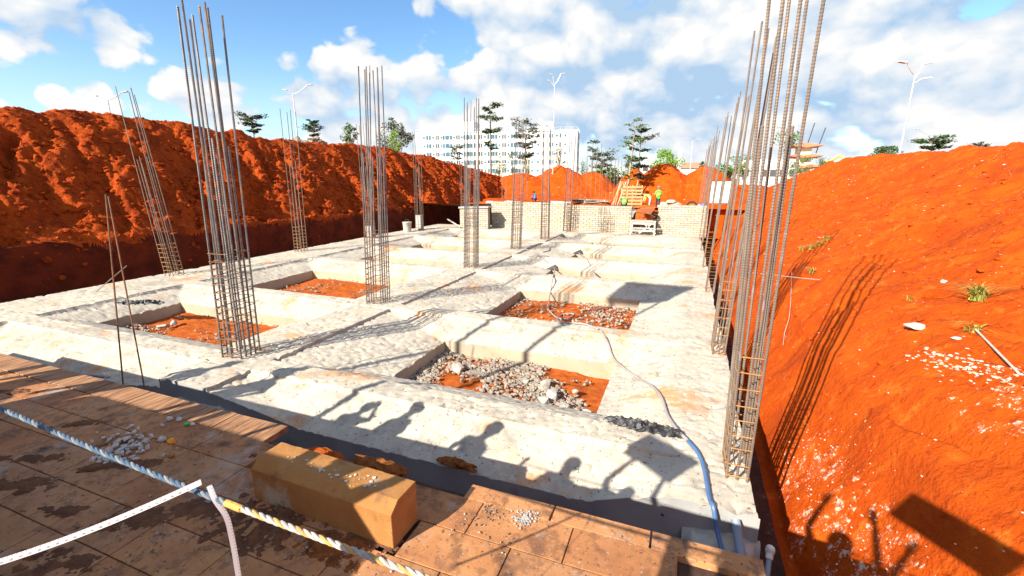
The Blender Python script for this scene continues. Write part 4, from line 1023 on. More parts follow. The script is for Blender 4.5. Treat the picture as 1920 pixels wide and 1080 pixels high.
def ground_far(px, py):
    d = ray(px, py); t = 30.0
    while t < 80:
        x, y = d[0]*t, d[1]*t
        if HC+d[2]*t < zb(x, y): break
        t += .1
    return Vector((x, y, zb(x, y)))
p = atD(1233, 388, 35.6); p = Vector((p.x, p.y, zb(p.x, p.y)))
person('worker standing in a green hi-vis vest, dark trousers and grey brimmed hat', p, R(15), NAVY, HIVIS, HIVIS, ('brim', HATG), dict(el=(-.25,.04,1.18), wl=(-.20,.22,1.05), er=(.25,.04,1.18), wr=(.20,.22,1.05)), 1.0, band=HIBAND)
p = atD(1219, 386, 37); p = Vector((p.x, p.y, zb(p.x, p.y)))
person('bending worker in a lime shirt and pale trousers behind the standing one', p, R(75), KHAKI, LIME2, None, None, BEND)
p = atD(1170, 384, 36.0); p = Vector((p.x, p.y, zb(p.x, p.y)))
person('crouching worker with green vest and orange helmet near the pallet', p, R(10), NAVY, HIVIS, HIVIS, ('helmet', HATO), CROUCH, 1.05, band=HIBAND)
p = atD(1004, 358, 47); p = Vector((p.x, p.y, zb(p.x, p.y)))
person('figure in blue top sitting low on the far ground before the spoil heap', p, R(60), NAVY, BLUEC, None, None, CROUCH, 1.05)
# group standing behind and left of the camera (their shadows fall across tiles and footing)
UPARM = dict(el=(-.34,.10,1.66), wl=(-.26,.24,1.93), er=(.34,.10,1.66), wr=(.22,.26,1.95))
AKIMBO = dict(el=(-.42,-.06,1.18), wl=(-.20,.06,1.0), er=(.42,-.06,1.18), wr=(.20,.06,1.0))
ONEUP = dict(er=(.36,.10,1.38), wr=(.26,.30,1.52))
GRP = 'people standing along the pavement'
Ls = 6.13
def base_for(px, py, z=-.15, hgt=1.72):
    x, y = at(px, py, z); l = (ZP+hgt-z)/math.tan(SUN_EL); return (x-l*LX, y-l*LY, ZP)
def out_of_view(b):
    x, y, z = b
    for _ in range(60):                                    # step back along the light until the figure is clear of the frame
        f = -x*math.sin(PSI)+y*math.cos(PSI); r = x*math.cos(PSI)+y*math.sin(PSI); bad = False
        for h in (ZP, ZP+.9, ZP+1.8):
            dep = f*CP-(h-HC)*SP
            if dep > .05 and abs(r)-.42 < dep*1.19: bad = True
        if not bad: break
        x -= .1; y -= .02
    return (x, y, z)
crew = [((795,770),None,KHAKI,WHITER,('helmet',HATO),'person in pale trousers and white shirt with hands on hips'),((700,762),ONEUP,NAVY,BLUEC,None,'person in a blue shirt raising one hand'),((932,806),None,NAVY,WHITER,('helmet',WHITE),'person in a white helmet standing upright'),((1070,866),None,NAVY,KHAKI,None,'bareheaded person in a khaki shirt'),((560,705),None,NAVY,WHITER,('cone',KHAKI),'person in a conical straw hat'),((455,690),None,NAVY,BLUEC,('helmet',WHITE),'person in blue with a white helmet')]
for (px, py), po, pa_, to, ha, lb in crew:
    b = out_of_view(base_for(px, py)); person(lb+' on the pavement', b, R(random.uniform(-40, 20)), pa_, to, None, ha, po, 1.0, 'person', GRP)
# person behind the camera with raised arms, another holding a board added for its shadow
x_, y_, _z = out_of_view((-3.05, -.15, ZP))
person('person in khaki holding a drawing board high above the head', (x_, y_, ZP), R(-27), NAVY, KHAKI, None, None, UPARM, 1.08, 'person', GRP)
g = G(); g.box((0,0,0), (.80,.02,.55)); o = single(g, 'drawing_board', WOODG, 'drawing board held high above the head of the person in khaki', 'board'); o.location = (x_+.16, y_+.36, 3.74); o.rotation_euler = (.3, .1, R(-25))
o = person('person standing behind the camera with both arms raised', (-.95, -.30, ZP), R(-27), NAVY, WHITER, None, ('helmet', WHITE), UPARM, 1.12, 'person', GRP)
o = person('person behind the camera holding a drawing board overhead', (-.20, -.66, ZP), R(-27), NAVY, BLUEC, None, None, dict(UPARM), 1.06, 'person', GRP)
g = G(); g.box((0,0,0), (.78,.02,.55)); o = single(g, 'drawing_board', WOODG, 'thin drawing board held up by the person behind the camera', 'board'); o.location = (-.10, -.34, 3.90); o.rotation_euler = (.45, .28, R(-28))
NX_, NY_ = math.cos(SUN_AZ), -math.sin(SUN_AZ)          # across the light
def by_q(q, y):                                           # point on the pavement in line with light lane q
    t = (y-q*NY_)/LY; return (q*NX_+t*LX, y)
# unseen van added behind the group to shade the tiles
vx0, vx1, vy = -7.0, -2.1, -.62
t = thing('delivery_van', 'white delivery van parked on the pavement behind the group of people', 'van', ((vx0+vx1)/2, vy-.95, ZP)); Lv = vx1-vx0
g = G(); prof = [(-Lv/2,.30),(Lv/2,.30),(Lv/2,.95),(Lv/2-.35,1.15),(Lv/2-.95,2.02),(Lv/2-1.1,2.1),(-Lv/2+.08,2.1),(-Lv/2,2.0)]
g.prism(prof, -.92, .92); me = g.mesh('body', WHITE); bm = bmesh.new(); bm.from_mesh(me); bmesh.ops.bevel(bm, geom=bm.edges[:], offset=.04, segments=2, affect='EDGES'); bm.to_mesh(me); bm.free(); link('body', me, t)
for sy in (-1, 1):
    g = G(); g.add([(Lv/2-.55,sy*.935,1.10),(Lv/2-1.0,sy*.935,1.72),(Lv/2-1.75,sy*.935,1.72),(Lv/2-1.75,sy*.935,1.10)], [(0,1,2,3)]); link('side_window', g.mesh('side_window', GLASS), t)
    for x in (-Lv/2+.85, Lv/2-.85):
        g = G(); g.lathe([(.20,-.1),(.33,-.1),(.35,-.06),(.35,.06),(.33,.1),(.20,.1)], 20); w_ = link('wheel', g.mesh('wheel', RUBBER, True), t, (x, sy*.86, .35), (math.pi/2, 0, 0))
        g = G(); g.lathe([(.06,-.02),(.20,-.01),(.20,.01),(.06,.02)], 16); link('hub', g.mesh('hub', GALV, True), w_, (0, 0, -sy*.10))
    g = G(); g.box((0,0,0), (.04,.26,.16)); link('headlight', g.mesh('headlight', GLASS), t, (Lv/2+.005, sy*.70, .78))
g = G(); g.box((0,0,0), (.06,1.8,.16)); link('bumper', g.mesh('bumper', DARKM), t, (Lv/2+.03, 0, .40)); link('bumper', g.mesh('bumper', DARKM), t, (-Lv/2-.03, 0, .40))
g = G(); g.add([(Lv/2-.33,-.8,1.19),(Lv/2-.33,.8,1.19),(Lv/2-.90,.72,1.86),(Lv/2-.90,-.72,1.86)], [(0,1,2,3)]); link('windscreen', g.mesh('windscreen', GLASS), t, (.03, 0, .03))
# unseen tile stacks added to cut the light on the pavement into streaks
def lane(py): x, y = at(0, py, ZP); return x*NX_+y*NY_
for i, (ya, yb, yy, h) in enumerate([(684,695,.35,1.12),(724,751,.30,1.12),(764,800,.1,1.15)]):
    q0, q1 = lane(ya), lane(yb); x, y = by_q((q0+q1)/2, yy)
    t = thing('tile_stack', ['narrow stack of brown tiles farthest from the people','stack of brown tiles between two others','stack of brown tiles nearest the people'][i]+' on the pavement', 'tile stack', (x, y, ZP+.01), -SUN_AZ, 'stacks of tiles on the pavement')
    g = G(); g.box((0,0,0), (abs(q1-q0),.5,.074)); me = g.mesh('tile_layer', TILE[i % 3])
    for q in range(int(h/.078)): link('tile_layer', me, t, (random.uniform(-.01, .01), random.uniform(-.01, .01), .04+q*.078), (0, 0, random.uniform(-.01, .01)))
# unseen board added behind the camera to cast a shadow on the third crest
t = thing('sign_board', 'tall sign board on two posts behind the onlookers', 'sign board', (-.9-LX*19.2, 15.6-LY*19.2, ZP), 0)
zc = 19.2*math.tan(SUN_EL)-ZP-.2
for sx in (-.9, .9):
    g = G(); g.tube([(sx,0,0),(sx,0,zc+.6)], .07, 8); link('post', g.mesh('post', GALV, True), t)
g = G(); g.box((0,-.12,zc), (2.3,.06,1.3)); link('board', g.mesh('board', GREYW), t)

# ------------------------------------------------------------------ gear on the far ground
def far_at(px, py, D): 
    p = atD(px, py, D); return Vector((p.x, p.y, zb(p.x, p.y)))
p = far_at(1185, 376, 42); t = thing('wooden_pallet', 'light timber pallet stood on its edge behind the crouching worker', 'pallet', tuple(p), R(15))
g = G(); g.box((0,0,0), (1.75,.03,.17)); sl = g.mesh('slat', WOOD); g = G(); g.box((0,0,0), (.1,.1,1.75)); po_ = g.mesh('bearer', WOOD)
for i in range(6): link('slat', sl, t, (0, -.07, .14+i*.29), (-.06, 0, 0))
for x in (-.8, 0, .8): link('bearer', po_, t, (x, .0, .88), (-.06, 0, 0))
for i, (px, lean_) in enumerate([(1150,.5),(1154,.35),(1158,.6),(1163,.2),(1168,-.3),(1147,.8)]):
    a = far_at(px, 374, 43.5); stake(['first timber prop leaning left of the pallet','second timber prop, leaning a little left','third timber prop with the steepest lean','upright timber prop next to the pallet','timber prop leaning right behind the crouching worker','outermost timber prop on the left'][i], [a, a+Vector((lean_*1.1, .3, 2.2))], .05, WOOD if i % 2 else WOODG, 'timber prop', 'timber_prop', 5, 'timber props by the pallet')
for i, (px, py, rz_) in enumerate([(1045,362,.2),(1070,372,-.3),(975,366,.5),(1280,382,.1),(1205,381,.7),(1140,380,-.1)]):
    a = far_at(px, py, 40); g = G(); g.box((0,0,0), (2.4,.16,.08)); o = single(g, 'plank', WOODG if i % 2 else WOOD, 'loose plank lying '+['on the far ground above the wall, left of the dark columns','near the dark footed column','left of the fourth middle column','between the sacks and the green tub','by the feet of the bending worker','left of the crouching worker'][i], 'plank'); o.location = a+Vector((0,0,.07)); o.rotation_euler = (0, 0, rz_)
for i, (px, py, w_, lb) in enumerate([(960,362,1.6,'white sheet spread on the far ground left of the blue figure'),(925,352,1.4,'white board leaning on the far spoil'),(1055,361,2.2,'wide pale sheet on the far ground by the planks')]):
    a = far_at(px, py, 45); g = G(); g.box((0,0,0), (w_,.8,.05)); o = single(g, 'sheet', SHEET, lb, 'sheet'); o.location = a+Vector((0,0,.12)); o.rotation_euler = (.15, .05, .2*i)
for i, (px, py) in enumerate([(1112,366),(1095,364),(1120,369)]):
    p = far_at(px, py, 44); t = thing('plank_pile', ['grey planks piled loosely left of the tall columns','dark topped plank pile beside the far rebar','low plank pile nearest the wall edge'][i], 'plank pile', tuple(p), R(10+20*i), 'planks piled on the far ground')
    g = G(); g.box((0,0,0), (2.6,.24,.05)); me = g.mesh('plank', WOODG if i != 1 else DARKW)
    for q in range(6): link('plank', me, t, (random.uniform(-.2, .2), random.uniform(-.3, .3), .04+q*.055), (0, random.uniform(-.03, .03), random.uniform(-.25, .25)))
p = far_at(1256, 378, 40); t = thing('sack_pile', 'pale sacks and rubble heaped right of the standing worker', 'sack pile', tuple(p))
for q in range(7):
    o = lump_obj('sack', CHUNK if q % 2 else WOODG, (0,0,0), (.42,.28,.2), None, None, 70+q, sub=3, amp=.2)
    o.parent = t; o.location = (random.uniform(-.6, .6), random.uniform(-.3, .3), .15+.2*(q//3)); 
p = far_at(1297, 386, 35); t = thing('plastic_tub', 'bright green plastic tub with a black ring behind it', 'tub', tuple(p))
g = G(); g.lathe([(.22,0),(.27,.42),(.29,.44),(.25,.44),(.2,.1)], 16); link('tub_body', g.mesh('tub_body', GREENP, True), t)
g = G(); g.tube([(.33*math.cos(a*math.pi/8), .3, .32+.33*math.sin(a*math.pi/8)) for a in range(16)], .07, 6, closed=True); link('ring', g.mesh('ring', RUBBER), t)
lump_obj('plastic_bag', BLUEC, far_at(1318, 385, 35)+Vector((0,0,.2)), (.25,.22,.42), 'blue plastic bag slumped at the wall end', 'bag', 81)
lump_obj('plastic_bag', WHITER, far_at(1311, 387, 35)+Vector((0,0,.15)), (.22,.2,.3), 'whitish bag beside the blue one', 'bag', 82)
for i, (px, w_, lb) in enumerate([(1339,.55,'narrow white sheet panel stood at the right end of the wall'),(1357,.75,'wider white sheet panel stood next to the narrow one')]):
    a = atY(px, 380, 33.2); h = 1.38; g = G(); g.box((0,0,h/2), (w_,.08,h)); g.box((w_/2-.02,-.05,h/2), (.05,.06,h)); o = single(g, 'insulation_board', SHEET, lb, 'panel'); o.location = (a.x, 33.2, a.z-.02); o.rotation_euler = (-.05, 0, R(6))
    g2 = G(); g2.box((0,0,0), (.9,.5,.6))
g = G(); g.box((0,0,0), (2.6,1.2,2.3)); o = prop(link('soil_ledge', g.mesh('soil_ledge', SOIL)), 'ledge of red soil under the white panels', kind='structure'); o.location = (2.6, 33.4, .86)
b = far_at(767, 430, 30); t = thing('white_bucket', 'white bucket with wire handle at the left footing edge', 'bucket', (*at(764,434,0), zf(*at(764,434,0))))
g = G(); g.lathe([(.26,0),(.31,.62),(.33,.64),(.33,.68),(.29,.68)], 16); link('bucket_body', g.mesh('bucket_body', WOODG, True), t)
g = G(); g.tube([(-.31,0,.64),(-.1,0,.84),(.1,0,.84),(.31,0,.64)], .012, 5); link('handle', g.mesh('handle', DARKM), t)

# ------------------------------------------------------------------ things on the right bank
def tuft(px, py, n, h, mt, label, name='grass_tuft', spread=.5, droop=.6, cat='grass tuft', wide=.012):
    b = on_right(px, py); rr = random.Random(int(px*7+py)); V = []; F = []
    for i in range(n):
        a = rr.uniform(0, 6.283); tl = rr.uniform(.2, 1.0)*spread; hh = h*rr.uniform(.5, 1.0); bx, by = rr.gauss(0, .04), rr.gauss(0, .04)
        pr = []
        for k_ in range(5):
            q = k_/4; pr.append(Vector((bx+math.cos(a)*tl*q*q*h*2, by+math.sin(a)*tl*q*q*h*2, hh*(q*(1+droop)-droop*q*q*1.5))))
        s = Vector((-math.sin(a), math.cos(a), 0))*wide; i0 = len(V)
        for k_, p in enumerate(pr): V += [p-s*(1-k_/4.4), p+s*(1-k_/4.4)]
        F += [(i0+2*k_, i0+2*k_+1, i0+2*k_+3, i0+2*k_+2) for k_ in range(4)]
    me = bpy.data.meshes.new(name); me.from_pydata([tuple(v) for v in V], [], F); me.materials.append(mt)
    return prop(link(name, me, None, b), label, cat)
tuft(1832, 566, 60, .42, GREENG, 'largest yellow green grass tuft hanging on the right bank', spread=.9, droop=.9)
tuft(1822, 625, 16, .22, GREENG, 'drooping grass blades just below the largest tuft', spread=.8, droop=1.3, wide=.016)
tuft(1703, 565, 14, .12, GREENG, 'tiny green weed above the flat white stone')
for i, (px, py) in enumerate([(1502,470),(1520,468),(1536,462),(1550,452),(1522,515)]):
    tuft(px, py, 24, .26, DRYG, ['dry yellow grass nearest the rusty columns on the bank shoulder','second clump of dry yellow grass on the bank shoulder','third clump of dry yellow grass on the bank shoulder','uppermost clump of dry yellow grass on the bank shoulder','dry grass clump below the others beside the pale stick'][i], spread=1.0, droop=1.0)
p = on_right(1720, 617); o = lump_obj('flat_stone', WHITEST, p+Vector((0,0,.02)), (.17,.11,.05), 'flat pinkish white stone on the right bank', 'stone', 91); 
p = on_right(1770, 530); lump_obj('bank_stone', WHITEST, p, (.05,.04,.04), 'small pale stone up the bank left of the grass tuft', 'stone', 92, sub=2)
p = on_right(1795, 637); lump_obj('bank_stone', WHITEST, p, (.07,.045,.02), 'small white slab below the flat stone and left of the grass', 'stone', 93, sub=2)
pp = []; sz = []
def bank_chips(n, fx_, smin, smax):
    for _ in range(n):
        x, y = fx_(); pp.append((x, y, zr(x, y)+.004)); sz.append(random.uniform(smin, smax))
a1, a2 = on_right(1725, 665), on_right(1915, 715)
bank_chips(150, lambda: (lambda t: (a1.x+(a2.x-a1.x)*t+random.gauss(0, .07), a1.y+(a2.y-a1.y)*t+random.gauss(0, .09)))(random.random()), .006, .032)
bank_chips(380, lambda: (1.75+abs(random.gauss(0, .34)), random.uniform(2.0, 7.5)), .004, .018)
bank_chips(800, lambda: (random.uniform(1.8, 8.5), random.uniform(2, 18)), .004, .016)
bank_chips(300, lambda: (random.uniform(2, 8), random.uniform(14, 40)), .010, .04)
V, F = lumps(pp, sz, .35, .3); prop(link('lime_chips', npmesh('lime_chips', V, F, LIME, False)), 'white lime and stone chips scattered on the red bank', kind='stuff')
# lime dust patches lying on the steep face near the trench
def dust(cx_, cy_, rx, ry, seed, thr):
    def fn(X, Y):
        Z = z_right(X, Y); k_ = fbm(X*9, Y*7, 4, seed, .65); a = np.sqrt(((X-cx_)/rx)**2+((Y-cy_)/ry)**2)
        return (X, Y, Z+np.clip((k_-thr+.10-.22*a)*.10, -.05, .006))
    V, F = grid(np.linspace(cx_-rx, cx_+rx, 110), np.linspace(cy_-ry, cy_+ry, 170), fn); zz = V[:, 2]-z_right(V[:, 0], V[:, 1]); keep = zz[F].max(1) > -.0015
    prop(link('lime_dust', npmesh('lime_dust', V, F[keep], LIMED)), 'patch of white lime dust on the red bank face', kind='stuff')
dust(1.95, 4.4, .40, 1.3, 301, .46); dust(1.9, 6.4, .3, .9, 302, .50); dust(3.35, 5.6, .5, .7, 303, .54)
# clods on the dark left bank and the heaps
n = 5200; xx = -20.4-rng.gamma(2.0, 1.6, n); yy = rng.uniform(4, 56, n); ok = xx > -28; xx, yy = xx[ok], yy[ok]
zz = z_left(xx[None], yy[None])[0]; V, F = lumps(np.stack([xx, yy, zz], 1), rng.uniform(.03, .17, len(xx))*np.where(rng.random(len(xx)) > .9, 1.5, .8), .7, .3)
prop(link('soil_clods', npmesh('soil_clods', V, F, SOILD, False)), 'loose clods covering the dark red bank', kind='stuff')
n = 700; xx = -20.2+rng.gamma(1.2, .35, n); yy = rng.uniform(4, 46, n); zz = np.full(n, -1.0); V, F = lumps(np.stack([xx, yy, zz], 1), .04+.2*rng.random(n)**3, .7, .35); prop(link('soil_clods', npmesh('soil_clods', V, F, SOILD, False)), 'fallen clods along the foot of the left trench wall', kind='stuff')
n = 3200; xx = 1.9+rng.gamma(2.2, 1.6, n); yy = rng.uniform(3, 42, n); ok = xx < 9; xx, yy = xx[ok], yy[ok]; zz = z_right(xx[None], yy[None])[0]
V, F = lumps(np.stack([xx, yy, zz], 1), (.010+.075*rng.random(len(xx))**3), .6, .35); prop(link('soil_clods', npmesh('soil_clods', V, F, SOIL, False)), 'small clods scattered on the orange bank', kind='stuff')
n = 260; xx = rng.uniform(-22, 5, n); yy = rng.uniform(46, 60, n); zz = z_back(xx[None], yy[None])[0]
V, F = lumps(np.stack([xx, yy, zz], 1), rng.uniform(.02, .10, n), .6, .3); prop(link('rubble', npmesh('rubble', V, F, CHUNK, False)), 'pale rubble bits on the far spoil heaps', kind='stuff')
n = 90; V = []; 
c = atD(578, 266, 40); pp = [(c.x+random.gauss(0, .8), c.y+random.gauss(0, .8), c.z-.1+random.gauss(0, .12)) for _ in range(n)]
V, F = lumps(pp, rng.uniform(.08, .28, n), .8, .3); prop(link('rubble', npmesh('rubble', V, F, GRAV, False)), 'grey rubble heap on top of the left bank by a small tree', kind='stuff')
for i, (px, py, D, lb) in enumerate([(803,309,35,'pale slab lying on the left bank'),(630,282,30,'white scrap of board high on the left bank')]):
    p = atD(px, py, D); g = G(); g.box((0,0,0), (.9,.5,.06)); o = single(g, 'slab_scrap', WOODG, lb, 'slab'); o.location = (p.x, p.y, float(z_left(np.array([[p.x]]), np.array([[p.y]]))[0, 0])+.1); o.rotation_euler = (0, .7, .6)

# ------------------------------------------------------------------ lamp posts
def lamp(label, px, py, D, arms, base_z=1.0, r=.09):
    p = atD(px, py, D); H = p.z-base_z; t = thing('street_lamp', label, 'street lamp', (p.x, p.y, base_z), 0, 'street lamps round the site')
    g = G(); g.tube([(0,0,0),(0,0,H*.5),(0,0,H)], [r,r*.75,r*.5], 10); link('pole', g.mesh('pole', GALV, True), t)
    rx_, ry_ = math.cos(PSI), math.sin(PSI)
    for (dx, dz, drop) in arms:
        pts = [(rx_*dx*q, ry_*dx*q, H-drop+dz*(q**1.5 if dz > 0 else q)) for q in (0, .25, .5, .75, 1)]
        g = G(); g.tube(pts, .035, 6); a = link('arm', g.mesh('arm', GALV, True), t)
        e = Vector(pts[-1]); s = math.copysign(1, dx); g = G(); g.box((e.x+rx_*s*.28, e.y+ry_*s*.28, e.z+.03), (.44,.2,.08), rz=PSI, ry=-.15*s); link('lamp_head', g.mesh('lamp_head', GREYW), t)
lamp('tall street lamp standing straight above the white building', 1040, 158, 60, [(.75, 1.2, 0), (-.45, .7, .3), (-.25, 1.4, .3)], .9, .075)
lamp('street lamp with a wide swept arm above the left bank', 549, 175, 55, [(1.6, .9, .1), (-.5, .6, .3)], 1.0)
lamp('street lamp whose pole is hidden by the left bank top', 201, 185, 52, [(1.3, .6, .1), (-.7, .5, .3)], 1.0)
lamp('tall pale street lamp leaning out behind the right bank crest', 1716, 140, 34, [(-.55, .6, 0), (.32, .75, .2), (.36, .25, .45)], .9, .07)
lamp('distant street lamp with a single arm behind the right bank', 1748, 252, 90, [(-2.2, .9, .2)], .9)
lamp('farther street lamp left of the right bank lamp', 1616, 282, 110, [(-2.0, .9, .2)], .9)
lamp('distant twin headed street lamp above the brown roof', 1299, 264, 90, [(-.7, .3, 0), (.7, .3, 0)], .9)
lamp('thin lamp post beside the far bush right of the staked trees', 1230, 282, 75, [(.3, .2, 0)], .9, .06)

# ------------------------------------------------------------------ trees and bushes
def leaves(name, mt, pts, nrm_up, size, parent, flat=.5, kind=None):
    n = len(pts); P = np.asarray(pts); s = size*rng.uniform(.6, 1.3, n)
    a = rng.uniform(0, 6.283, n); t1 = np.stack([np.cos(a), np.sin(a), rng.normal(0, flat, n)], 1); t1 /= np.linalg.norm(t1, axis=1)[:, None]
    q = rng.normal(0, 1, (n, 3)); q[:, 2] *= flat; t2 = q-t1*(q*t1).sum(1)[:, None]; t2 /= np.linalg.norm(t2, axis=1)[:, None]
    L_ = t1*s[:, None]; Wd = t2*(s*.42)[:, None]
    V = np.stack([P-L_, P+Wd, P+L_, P-Wd], 1).reshape(-1, 3); F = np.arange(4*n).reshape(-1, 4)
    return link(name, npmesh(name, V, F, mt, False), parent)
def tier_tree(label, px, ytop, D, wpx, hpx, tiers=5, mt=LEAFD, dens=1.0, base=1.0, lean=0.0, bark=BARK, group='layered trees', crown_frac=.7, stakes=False):
    p = atD(px, ytop, D); t = thing('tree', label, 'tree', (p.x, p.y, base), 0, group)
    H = p.z-base; sc_ = D/FOC; rad = wpx*sc_/2*1.02; ch = hpx*sc_; rr = random.Random(int(px*3+ytop))
    nx_, ny_ = math.cos(PSI)*lean, math.sin(PSI)*lean
    g = G(); g.tube([(0,0,0),(nx_*.3,ny_*.3,H*.4),(nx_*.7,ny_*.7,H*.75),(nx_,ny_,H*.98)], [max(.05,H*.013), max(.04,H*.010), H*.006, .01], 8); link('trunk', g.mesh('trunk', bark, True), t)
    gb = G(); pts = []
    for i in range(tiers):
        f = (i+.35)/tiers; z = H-ch*(1-f)*1.0-.05; w_ = rad*(math.sin(math.pi*min(1, .28+.72*(1-f)))*.65+.45)*(1.0 if f < .85 else .6); w_ *= rr.uniform(.75, 1.1)
        cx_, cy_ = nx_*(z/H), ny_*(z/H); nb = rr.randint(6, 9)
        for b in range(nb):
            a = 6.283*b/nb+rr.uniform(-.3, .3); ln = w_*rr.uniform(.5, 1.08); rise = ln*rr.uniform(.05, .42); dz_ = rr.gauss(0, ch/tiers*.16)
            e = (cx_+math.cos(a)*ln, cy_+math.sin(a)*ln, z+rise); gb.tube([(cx_, cy_, z+dz_), ((cx_+e[0])/2, (cy_+e[1])/2, z+dz_+rise*.6), (e[0], e[1], e[2]+dz_)], [.03, .02, .008], 4)
            m = int(70*dens)
            for q in range(m):
                u = .25+.75*rr.random()**.7; sp = ln*.20*(.4+u)
                pts.append((cx_+math.cos(a)*ln*u+rr.gauss(0, sp*.6), cy_+math.sin(a)*ln*u+rr.gauss(0, sp*.6), z+dz_+rise*u+rr.gauss(0, ln*.065)+.04))
    link('limbs', gb.mesh('limbs', bark), t)
    leaves('crown', mt, pts, True, max(.09, rad*.10), t, .35)
    if stakes:
        for s in range(3):
            a = s*2.1+.4; g = G(); g.tube([(math.cos(a)*.9, math.sin(a)*.9, 0), (nx_*.2, ny_*.2, H*.28)], .04, 5); link('stake', g.mesh('stake', WOOD), t)
    return t
def bush(label, px, ytop, D, wpx, hpx, mt=LEAFM, n=900, base=1.0, bark=BARK, cat='bush', name='bush', group=None, gaps=.42, leaf=.10, shape=1.0):
    p = atD(px, ytop, D); t = thing(name, label, cat, (p.x, p.y, base), 0, group); sc_ = D/FOC; rx_ = wpx*sc_/2; hz = hpx*sc_; H = p.z-base; rr = random.Random(int(px*5+ytop))
    g = G(); cz = H-hz
    g.tube([(0,0,0),(.03,0,max(.2, cz)),(0,.04,H-hz*.3)], [.09,.07,.02], 7); link('trunk', g.mesh('trunk', bark, True), t)
    cl = []
    for _ in range(16):
        a = rr.uniform(0, 6.283); q = rr.random()**.6; zz = rr.random(); ww = math.sin(math.pi*(.15+.8*zz))**.7
        cl.append((math.cos(a)*q*rx_*ww*.8, math.sin(a)*q*rx_*ww*.8, cz+hz*(.10+.82*zz*shape), rx_*rr.uniform(.22, .42)))
    gb = G()
    for c in cl[:9]: gb.tube([(0,0,max(.2, cz*.8)), (c[0]*.5, c[1]*.5, (cz+c[2])/2), c[:3]], [.05,.03,.01], 4)
    link('limbs', gb.mesh('limbs', bark), t); pts = []
    for i in range(n):
        c = cl[i % 16]; v = Vector((rr.gauss(0, 1), rr.gauss(0, 1), rr.gauss(0, 1))).normalized()*c[3]*rr.random()**.33
        pts.append((c[0]+v.x, c[1]+v.y, min(c[2]+v.z*.85, H)))
    leaves('crown', mt, pts, False, max(leaf, rx_*.07), t, .8); return t
tier_tree('tall two storey layered tree in front of the white building', 919, 186, 62, 48, 84, 4, LEAFD, 1.0, crown_frac=.6)
tier_tree('layered tree right of the tallest one before the white building', 986, 226, 72, 54, 66, 4, LEAFG, .8)
tier_tree('small thin layered tree at the foot of the left bank slope', 856, 272, 80, 30, 26, 3, LEAFG, .8)
tier_tree('layered tree just right of the white building', 1113, 258, 68, 30, 40, 3, LEAFG, .8)
tier_tree('low wide layered tree right of the white building', 1130, 284, 74, 46, 40, 4, LEAFG, .8)
tier_tree('slender staked tree with a bent pale trunk on the far spoil', 1184, 218, 46, 44, 110, 4, LEAFM, .55, 1.2, .5, BARKP, stakes=True)
tier_tree('layered staked tree right of the bent trunk', 1203, 237, 48, 46, 88, 6, LEAFD, .9, 1.2, 0, BARKP, stakes=True)
tier_tree('small flat topped tree peeping over the left bank', 471, 214, 42, 40, 30, 3, LEAFD, 1.0)
tier_tree('small layered tree beside the grey rubble on the left bank', 586, 224, 44, 34, 34, 5, LEAFD, .9)
tier_tree('flat crowned tree right of the leaning lamp', 1751, 259, 44, 46, 16, 2, LEAFD, 1.2)
tier_tree('tiny flat crown farthest right above the right bank', 1841, 262, 55, 26, 10, 1, LEAFG, 1.0)
bush('sparse upright bush on the left bank top', 655, 230, 44, 30, 42, LEAFM, 800)
bush('big grey green bush left of the white building', 738, 222, 62, 66, 66, LEAFG, 1500)
bush('bright green bush in front of the big grey green one', 742, 240, 52, 36, 44, LEAFB, 1000)
bush('dark rounded tree in front of the right end of the white building', 1050, 274, 82, 28, 36, LEAFG, 700)
bush('green bush at the foot of the tall layered tree', 936, 290, 84, 36, 40, LEAFM, 800)
bush('green bush between the two layered trees', 962, 278, 88, 22, 50, LEAFM, 600)
bush('yellow green bush right of the layered pair', 991, 289, 86, 22, 36, LEAFB, 600)
bush('dark low bush at the right foot of the white building', 1092, 300, 86, 24, 26, LEAFD, 500)
bush('large bright bush on the far spoil heap left of the brown roof', 1252, 281, 62, 62, 36, LEAFB, 1300)
bush('dark leaved bush behind the staked trees', 1180, 298, 56, 40, 44, LEAFD, 800)
bush('low bright hedge bush in the gap between spoil heaps', 1143, 309, 78, 60, 24, LEAFB, 900)
bush('leafy young tree behind the rusty columns', 1481, 233, 44, 46, 44, LEAFM, 520)
bush('green bush left of the rusty columns', 1372, 294, 60, 62, 30, LEAFM, 1000)
bush('green bush behind the rusty columns', 1400, 290, 64, 34, 36, LEAFM, 700)
bush('bush below the pagoda', 1506, 292, 88, 44, 32, LEAFM, 800)
bush('small bush left of the yellow gable', 1543, 295, 80, 28, 16, LEAFD, 500)
bush('dark shrub on the right bank crest left of the lamp', 1664, 276, 38, 60, 22, LEAFD, 700)
bush('little dark shrub under the brown roof', 1295+22, 303, 70, 14, 12, LEAFD, 300)
tier_tree('tall tree behind the photographer', 960-4200, 300, 10, 10, 10, 1) if False else None

